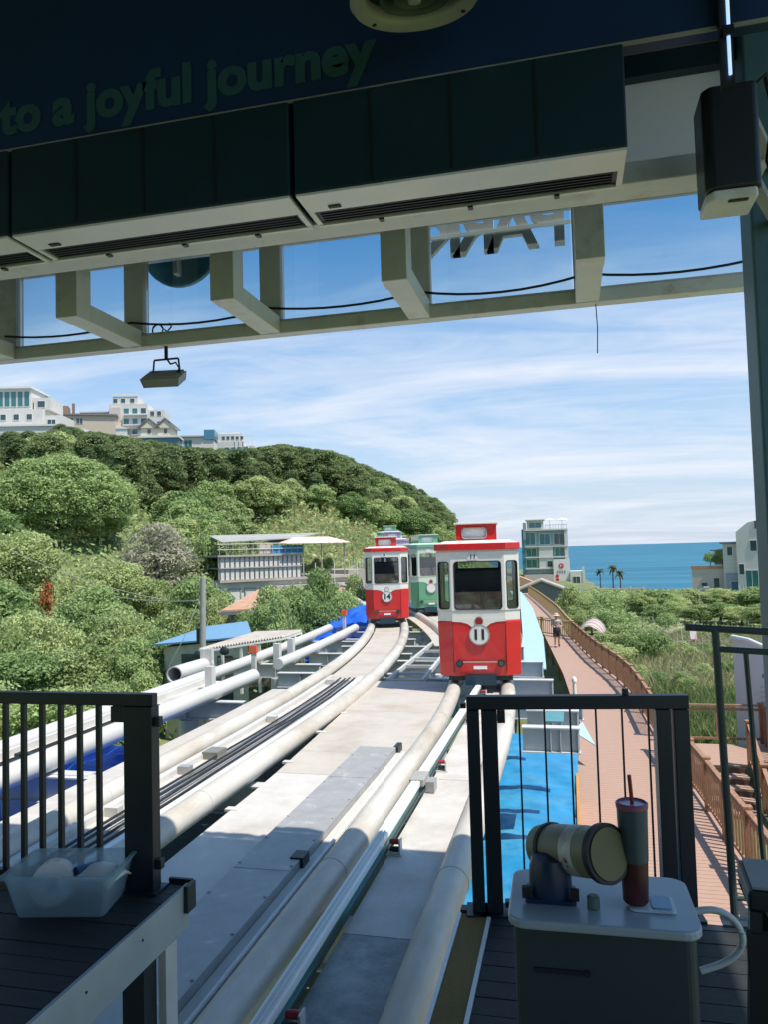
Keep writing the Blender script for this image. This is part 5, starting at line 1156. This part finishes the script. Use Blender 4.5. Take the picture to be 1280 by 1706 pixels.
b=building('gabled_villa','cream villa with twin gables and glazed base on the hilltop','house',262,736,160,-12); b.scale=(.8,.8,.8)
blk(b,'base',-4.6,5.2,0,6,-4,1.0,mat('blue_glazing',(.06,.17,.24),.2)); blk(b,'slab',-4.9,5.6,-.6,6.2,1.01,1.5,stucco); blk(b,'upper',-4.4,4.0,.6,6,1.51,3.9,mat('cream_wall',(.62,.56,.45),.8))
for x in (-2.2,2.0): MB().xprism([(x-2.5,3.7),(x+2.5,3.7),(x,5.9)],.2,6).build('gable',MAT['cream_wall'],b); MB().xprism([(x-2.8,3.6),(x,5.95),(x+2.8,3.6),(x+2.8,3.95),(x,6.35),(x-2.8,3.95)],-.1,6.2).build('gable_roof',roofd,b); win(b,x,2.2,.9,1.2,.6)
b=building('glass_villa','low flat villa with blue glass on the ridge','house',322,740,175,-10)
blk(b,'walls',-5,4.6,0,5,-3,1.6,stucco); blk(b,'roof',-6.2,2.4,-.5,5.2,1.61,1.9,mat('grey_slab',(.35,.37,.38),.7)); blk(b,'blue_room',2.41,4.8,-.3,5,1.0,3.2,mat('blue_glazing2',(.06,.2,.3),.2)); 
for x in (-3.4,-1.2): win(b,x,-.9,1.7,1.8,0,twin)
b=building('ridge_house','pale stepped house with rooftop frames at the end of the ridge','house',375,743,185,-10)
blk(b,'walls',-6,4.4,0,6,-3,1.0,stucco); blk(b,'step',-3.4,4.0,.5,6,1.01,3.0,stucco); blk(b,'roof',-1.4,3.2,1,6,3.01,3.4,whitest); blk(b,'wing',4.41,7,0,5,-3,-.1,stucco)
for k in range(5): win(b,-.5+k*1.1,1.5,.7,.9,.5,dwin)
for k in range(4): win(b,.4+k*1.5,-1.6,1.1,1.2,0,twin)
for k in range(5): blk(b,'frame_post',2.5+k*1.0,2.6+k*1.0,-.3,-.2,-.0,2.2,whitest)
blk(b,'frame_rail',2.4,6.7,-.3,-.2,2.21,2.3,whitest)

# terrace house with steel grid (left of the tram 14)
b=building('terrace_house','white terraced house with steel grid railings below the dry field','house',476,1000,52,26); b.scale=(1.14,1.1,1.03)
blk(b,'base_wall',-4.3,4.6,0,6,-4,1.35,stucco); blk(b,'lower_ledge',-1.0,5.6,-.9,-.01,.7,1.0,conc); blk(b,'terrace_slab',-4.2,4.8,-.3,6,1.351,1.5,conc); blk(b,'middle_slab',-4.2,1.0,-.25,3,2.20,2.28,galv); blk(b,'upper_slab',-4.3,1.1,-.3,4,2.95,3.07,conc)
blk(b,'back_wall',-4.2,1.0,-.15,.0,1.51,2.94,stucco)
for k in range(18): blk(b,'grid_post',-4.15+k*.3,-4.11+k*.3,-.22,-.17,1.51,2.94,mat('grid_grey',(.12,.13,.14),.5))
for k in range(14): blk(b,'rail_post',-4.2+k*.41,-4.17+k*.41,-.25,-.21,3.08,3.75,galvgrey)
for z in (3.4,3.74,4.2): blk(b,'top_rail',-4.3,1.2,-.26,-.22,z,z+.04,whitest)
blk(b,'blue_screen',-.9,1.2,-.05,.0,3.1,3.62,mat('screen_blue',(.02,.25,.55),.4)); blk(b,'grey_screen',-1.7,-.95,-.05,.0,3.1,3.7,pinkst)
for x in (1.05,2.3,3.9): blk(b,'pergola_post',x,x+.06,-.3,-.24,1.51,3.75,galvgrey)
MB().add([(-.2,-.7,3.72),(4.2,-.7,3.72),(4.2,3,3.95),(-.2,3,3.95),(.8,.3,4.15),(3.2,.3,4.15)],[(0,1,5,4),(1,2,5),(2,3,4,5),(3,0,4)]).build('awning_cloth',mat('awning_pink',(.66,.56,.48),.8),b).modifiers.new('s','SOLIDIFY').thickness=.03
MB().add([(-3.8,.3,3.9),(1,.3,4.1),(3.8,2.6,4.5),(-3.8,2.6,4.4)],[(0,1,2,3)]).build('rear_roof',galvgrey,b).modifiers.new('s','SOLIDIFY').thickness=.05
for k in range(5): win(b,-3.2+k*.95,.0,.6,.9,0,stucco,galvgrey)
for x in (1.5,2.8,4.4): blk(b,'stay_post',x,x+.035,-1.0,-.96,-1.0,2.4,whitest)
blk(b,'side_wing',4.81,6.6,.8,5,-4,1.8,conc)
for k in range(9): blk(b,'wing_rail',4.85+k*.2,4.87+k*.2,.75,.78,1.81,2.5,whitest)
for i,(x,k) in enumerate(((1.6,'bush_a'),(2.4,'bush_b'),(3.2,'bush_a'))): plant(k,'potted_plant',('potted plant on the terrace, by the steel grid','potted plant in the middle of the terrace','potted plant at the open end of the terrace')[i],'plant',b.matrix_basis@Vector((x,.6,1.5)),1.0+.2*i,.9)
b=building('rusty_roof_house','small house with rusty orange roof below the terrace house','house',455,1015,40,4)
MB().add([(-2.7,-.4,.0),(4.2,-.4,.15),(4.2,3,.75),(-.6,3,.85),(-2.7,-.4,.08),(4.2,-.4,.23),(4.2,3,.83),(-.6,3,.93)],[(0,3,2,1),(4,5,6,7),(0,1,5,4),(1,2,6,5),(2,3,7,6),(3,0,4,7)]).build('roof',rooft,b)
blk(b,'gutter',-2.75,4.2,-.5,-.405,-.16,.02,roofd); blk(b,'walls',-2.2,3.9,.1,3,-3.2,-.17,galvgrey); blk(b,'door',-1.9,-1.0,.05,.099,-2.4,-.4,dwin)
MB().tube([(-2.6,-.6,-1.6),(-1.6,-.6,-.8),(-.6,-.6,-.25),(.2,-.6,-.1)],.07,8).build('downpipe',galv,b)
# shed with blue roof and corrugated awning, pole
b=thing('blue_roof_shed','small cream shed with pale blue sheet roof below the pole','shed')
P=[at(255,1076,27.5),at(420,1062,25.5),at(412,1037,32),at(345,1045,33)]
z=Vector((0,0,.06)); MB().add([tuple(p) for p in P]+[tuple(p+z) for p in P],[(0,3,2,1),(4,5,6,7),(0,1,5,4),(1,2,6,5),(2,3,7,6),(3,0,4,7)]).build('roof_sheet',roofb,b)
A=P[0]+Vector((.3,.25,-.05)); Bq=P[1]+Vector((-.3,.3,-.05)); Cq=P[2]+Vector((-.2,-.4,-.05)); Dq=P[3]+Vector((.3,-.4,-.05)); q=[A,Bq,Cq,Dq]
MB().add([(p.x,p.y,-5) for p in q]+[tuple(p-Vector((0,0,.03))) for p in q],[(0,3,2,1),(4,5,6,7),(0,1,5,4),(1,2,6,5),(2,3,7,6),(3,0,4,7)]).build('walls',mat('shed_cream',(.55,.53,.42),.8),b)
for t in (.32,.45,.75): pa=A.lerp(Bq,t); MB().box(pa.x-.28,pa.x+.28,pa.y-.10,pa.y-.03,-3.4,-1.62).build('doorway',dwin,b)
aw=thing('corrugated_awning','corrugated grey awning on a white pipe frame beside the siding','awning')
A,Bq,Cq,Dq=at(330,1082,22),at(470,1060,22.5),at(502,1050,25),at(425,1053,26)
V=[];Fs=[];n=60
for i in range(n+1):
    t=i/n; dz=.035*(1 if i%2 else -1); V += [tuple(A.lerp(Bq,t)+Vector((0,0,dz))),tuple(Dq.lerp(Cq,t)+Vector((0,0,dz)))]
for i in range(n): Fs.append((2*i,2*i+2,2*i+3,2*i+1))
so=MB().add(V,Fs).build('roof_sheet',mat('corrugated',(.52,.48,.43),.6,dirt=(.36,.3,.25)),aw).modifiers.new('s','SOLIDIFY'); so.thickness=.02
MB().bar(A-Vector((0,.02,.08)),Bq-Vector((0,.02,.08)),.05).build('front_beam',whitest,aw); MB().bar(Bq-Vector((0,.02,.08)),Cq-Vector((0,.02,.08)),.05).build('side_beam',whitest,aw)
for t in (.0,.28,.5,.72,.9): pa=A.lerp(Bq,t); MB().box(pa.x-.035,pa.x+.035,pa.y-.02,pa.y+.05,-2.2,pa.z-.11).build('post',whitest,aw)
for t in (.3,.6,.95): pa=Bq.lerp(Cq,t); MB().box(pa.x-.035,pa.x+.035,pa.y-.02,pa.y+.05,-2.2,pa.z-.11).build('post',whitest,aw)
MB().bar(A-Vector((0,.1,.75)),Bq-Vector((0,.1,.62)),.05).build('guard_rail',whitest,aw); MB().bar(Bq-Vector((0,.1,.62)),Cq-Vector((0,.1,.5)),.05).build('guard_rail',whitest,aw)
pa=A.lerp(Bq,.5)+Vector((.3,1.2,0)); MB().box(pa.x-1.6,pa.x+1.2,pa.y,pa.y+.05,-2.2,-1.35).build('rear_panel',mat('brown_clutter',(.2,.16,.12),.8,var=.8,scale=7,dirt=(.5,.42,.3),dlo=.5,dhi=.55,dscale=5),aw)
for t in (.05,.35): pa=A.lerp(Bq,t)-Vector((0,.25,.14)); MB().lathe([(0,-.1),(.11,-.08),(.12,.06),(.06,.1),(0,.1)],16).build('spot_lamp',blackm,aw,loc=pa,rot=(R_(80),0,0),smooth=True)
po=thing('utility_pole','grey concrete utility pole behind the blue roofed shed','pole'); p=at(334,1100,24); q=at(338,962,24); MB().tube([(p.x,p.y,ground(p.x,p.y)),tuple(q)],[.12,.085],12).build('pole',galvgrey,po,smooth=True)
MB().tube([tuple(p+Vector((0,0,.55))),tuple(p+Vector((0,0,1.0)))],.118,12).build('band',rubber,po,smooth=True)
MB().tube([tuple(q+Vector((-.02,0,-.4))),tuple(q+Vector((-.7,0,-1.9))),tuple(p+Vector((-1.1,0,-.2)))],.012,5).build('stay_wire',whitest,po)
for i,(a,c_,lb) in enumerate(((at(20,918,40),at(280,1000,38),'thin overhead wire crossing the trees, upper one'),(at(120,975,40),at(338,1000,30),'thin overhead wire running to the utility pole'))):
    o=MB().tube([tuple(a.lerp(c_,t)-Vector((0,0,1.2*t*(1-t)))) for t in np.linspace(0,1,13)],.018,5).build('overhead_wire',galvgrey); tag(o,lb,'wire')
# garden details on the right
for i,(px,py,d,nn,lb) in enumerate(((1090,1072,52,16,'rear row of thin bean stakes in the garden'),(1105,1100,44,20,'front row of thin bean stakes in the garden'))):
    p=at(px,py,d); o=thing('bean_stakes',lb,'stakes',(p.x,p.y,ground(p.x,p.y)),R_(-8),'rows of garden stakes')
    for k in range(nn): MB().tube([(-2.6+k*.34,random.uniform(-.3,.3),0),(-2.6+k*.34+random.uniform(-.08,.08),0,1.1+random.random()*.3)],.017,5).build('stake',mat('stake_pale',(.5,.47,.38),.8),o)
    MB().tube([(-2.7,0,.95),(-2.7+nn*.34,0,1.0)],.012,5).build('cross_wire',galvgrey,o)
for i,(px,py,d,w_,lb) in enumerate(((1130,1052,62,16,'long low wire fence across the garden'),(1030,1032,76,10,'pale mesh fence behind the garden bushes'))):
    p=at(px,py,d); o=thing('wire_fence',lb,'fence',(p.x,p.y,ground(p.x,p.y)),R_(-6))
    for k in range(int(w_/1.2)): MB().tube([(-w_/2+k*1.2,0,0),(-w_/2+k*1.2,0,1.1)],.02,5).build('post',galvgrey,o)
    for z in (.3,.65,1.05): MB().tube([(-w_/2,0,z),(w_/2,0,z)],.007,5).build('wire',galvgrey,o)
p=at(1160,1076,50); o=thing('garden_chair','small white garden chair with red seat among the plots','chair',(p.x,p.y,ground(p.x,p.y)),R_(30))
for sx in (-1,1):
    for sy in (-1,1): MB().tube([(sx*.22,sy*.22,0),(sx*.2,sy*.2,.45)],.022,6).build('leg',whitest,o)
MB().box(-.25,.25,-.25,.25,.45,.5).build('seat',mat('seat_red',(.4,.06,.05),.6),o); MB().box(-.25,.25,.21,.26,.5,1.0).build('backrest',whitest,o)
p=at(986,1052,52); gz=ground(p.x,p.y); gt=thing('garden_tunnel','low pale pink cloth tunnel over a garden bed by the fence','tunnel',(p.x,p.y,gz),R_(-4))
V=[];Fs=[]
for j in range(7):
    for i in range(13): t=math.pi*i/12; V.append((math.cos(t)*1.05+.04*noise.noise((i,j,1)),j*.9-2.7,math.sin(t)*(1.62+.12*noise.noise((i*.7,j*.9,4)))))
for j in range(6):
    for i in range(12): Fs.append((j*13+i,j*13+i+1,(j+1)*13+i+1,(j+1)*13+i))
c_=MB().add(V,Fs).build('cover',mat('cover_pale',(.50,.40,.36),.85,var=.3,scale=1.2),gt,smooth=True); c_.modifiers.new('s','SOLIDIFY').thickness=.015
for j in range(0,7,2): MB().tube([(math.cos(math.pi*i/12)*1.09,j*.9-2.7,math.sin(math.pi*i/12)*1.7) for i in range(13)],.02,5).build('hoop',galvgrey,gt)
# path beyond the garden
p0=at(1128,1040,66); m=MB(); pts=[at(1120,1046,62),at(1128,1038,68),at(1122,1030,74),at(1128,1026,80)]
for a,c_ in zip(pts[:-1],pts[1:]): 
    za,zb_=ground(a.x,a.y)+.12,ground(c_.x,c_.y)+.12; m.add([(a.x-.6,a.y,za),(a.x+.6,a.y,za),(c_.x+.6,c_.y,zb_),(c_.x-.6,c_.y,zb_)],[(0,1,2,3)])
tag(m.build('garden_path',mat('pale_earth',(.45,.38,.3),.9)),'pale earth path between the hedge and the garden','path',kind='structure')

# ------------------------------------------------------------------ person on the boardwalk
def person():
    p=Vector((-.82,41.7,BZ)); o=thing('person','person in hat and dark shorts walking towards us on the boardwalk','person',p,R_(6))
    J={'pel':(0,0,.90,.125,.10),'wst':(0,0,1.06,.115,.085),'che':(0,-.01,1.28,.135,.095),'sho':(0,0,1.40,.10,.075),'nek':(0,-.01,1.48,.05,.05),'hed':(0,-.02,1.56,.075,.085),'crn':(0,-.02,1.66,.08,.09),
       'hl':(-.09,0,.86,.085,.085),'kl':(-.10,-.10,.48,.055,.06),'al':(-.10,.02,.10,.035,.04),'tl':(-.10,-.12,.035,.03,.03),
       'hr':(.09,0,.86,.085,.085),'kr':(.10,.02,.48,.055,.06),'ar':(.10,.16,.12,.035,.04),'tr':(.11,.05,.03,.03,.03),
       'sl':(-.19,0,1.38,.05,.05),'el':(-.27,-.02,1.13,.04,.04),'wl':(-.16,-.22,1.10,.03,.03),'sr':(.19,0,1.38,.05,.05),'er':(.28,.0,1.14,.04,.04),'wr':(.22,-.20,1.12,.03,.03)}
    E_=[('pel','wst'),('wst','che'),('che','sho'),('sho','nek'),('nek','hed'),('hed','crn'),('pel','hl'),('hl','kl'),('kl','al'),('al','tl'),('pel','hr'),('hr','kr'),('kr','ar'),('ar','tr'),('sho','sl'),('sl','el'),('el','wl'),('sho','sr'),('sr','er'),('er','wr')]
    for s,wj in ((-1,'wl'),(1,'wr')):
        x,y,z=J[wj][:3]
        for k,(dx,l) in enumerate(((-.03,.06),(-.015,.085),(0,.09),(.015,.08))): J[wj+'f%d'%k]=(x+dx-s*.03,y-.05-l*.5,z-.01,.010,.010); J[wj+'g%d'%k]=(x+dx-s*.04,y-.06-l,z-.03,.009,.009); E_+=[(wj,wj+'f%d'%k),(wj+'f%d'%k,wj+'g%d'%k)]
        J[wj+'t']=(x-s*.05,y-.06,z+.03,.010,.010); E_.append((wj,wj+'t'))
    ks=list(J); me=bpy.data.meshes.new('body'); me.from_pydata([J[k][:3] for k in ks],[(ks.index(a),ks.index(b_)) for a,b_ in E_],[])
    bo_=bpy.data.objects.new('body',me); col.objects.link(bo_); bo_.parent=o
    sk=bo_.modifiers.new('skin','SKIN'); sk.use_smooth_shade=True
    for i,k in enumerate(ks): me.skin_vertices[0].data[i].radius=J[k][3:]; me.skin_vertices[0].data[i].use_root=(k=='pel')
    bo_.modifiers.new('sub','SUBSURF').render_levels=2
    me.materials.append(mat('skin',(.5,.31,.22),.55,var=.05))
    MB().lathe([(.165,1.03),(.16,1.1),(.165,1.25),(.20,1.36),(.14,1.44),(.07,1.47),(.06,1.46)],20).build('shirt',mat('shirt_stripe',(.42,.34,.30),.8,var=.5,scale=6,stretch=(.1,.1,3)),o,smooth=True)
    for s in (-1,1): MB().tube([(s*.17,0,1.39),(s*.215,-.005,1.29),(s*.255,-.01,1.18)],[.075,.07,.065],12).build('sleeve',MAT['shirt_stripe'],o,smooth=True)
    MB().lathe([(.165,1.06),(.175,.98),(.18,.86),(.1,.8)],20).build('shorts_top',mat('shorts_dark',(.04,.04,.05),.8),o,smooth=True)
    for s,y_ in ((-1,-.075),(1,.015)): MB().tube([(s*.09,0,.9),(s*.095,y_*.5,.72),(s*.10,y_*.9,.56)],[.11,.105,.10],14).build('shorts_leg',MAT['shorts_dark'],o,smooth=True)
    MB().lathe([(.19,1.655),(.185,1.668),(.105,1.69),(.095,1.76),(.06,1.785),(0,1.79)],20,(0,-.02,0)).build('hat',mat('hat_pale',(.62,.48,.42),.8),o,smooth=True)
    for x,y_ in ((-.10,-.05),(.105,.1)): MB().prism([(x-.045,y_-.12),(x+.045,y_-.12),(x+.04,y_+.1),(x-.04,y_+.1)],0.002 if x<0 else .06,.07 if x<0 else .14).build('shoe',rubber,o,bevel=.02)
    MB().lathe([(0,-.015),(.014,-.012),(.014,.01),(0,.03)],8).build('nose',MAT['skin'],o,loc=(0,-.115,1.585))
    for s in (-1,1): MB().lathe([(0,-.006),(.009,-.004),(.009,.004),(0,.006)],8).build('eye',rubber,o,loc=(s*.032,-.104,1.61)); MB().lathe([(0,-.025),(.012,-.01),(.012,.015),(0,.028)],8).build('ear',MAT['skin'],o,loc=(s*.083,-.02,1.59))
    MB().box(-.028,.028,-.108,-.10,1.543,1.552).build('mouth',mat('lips',(.4,.16,.14),.5),o)
person()
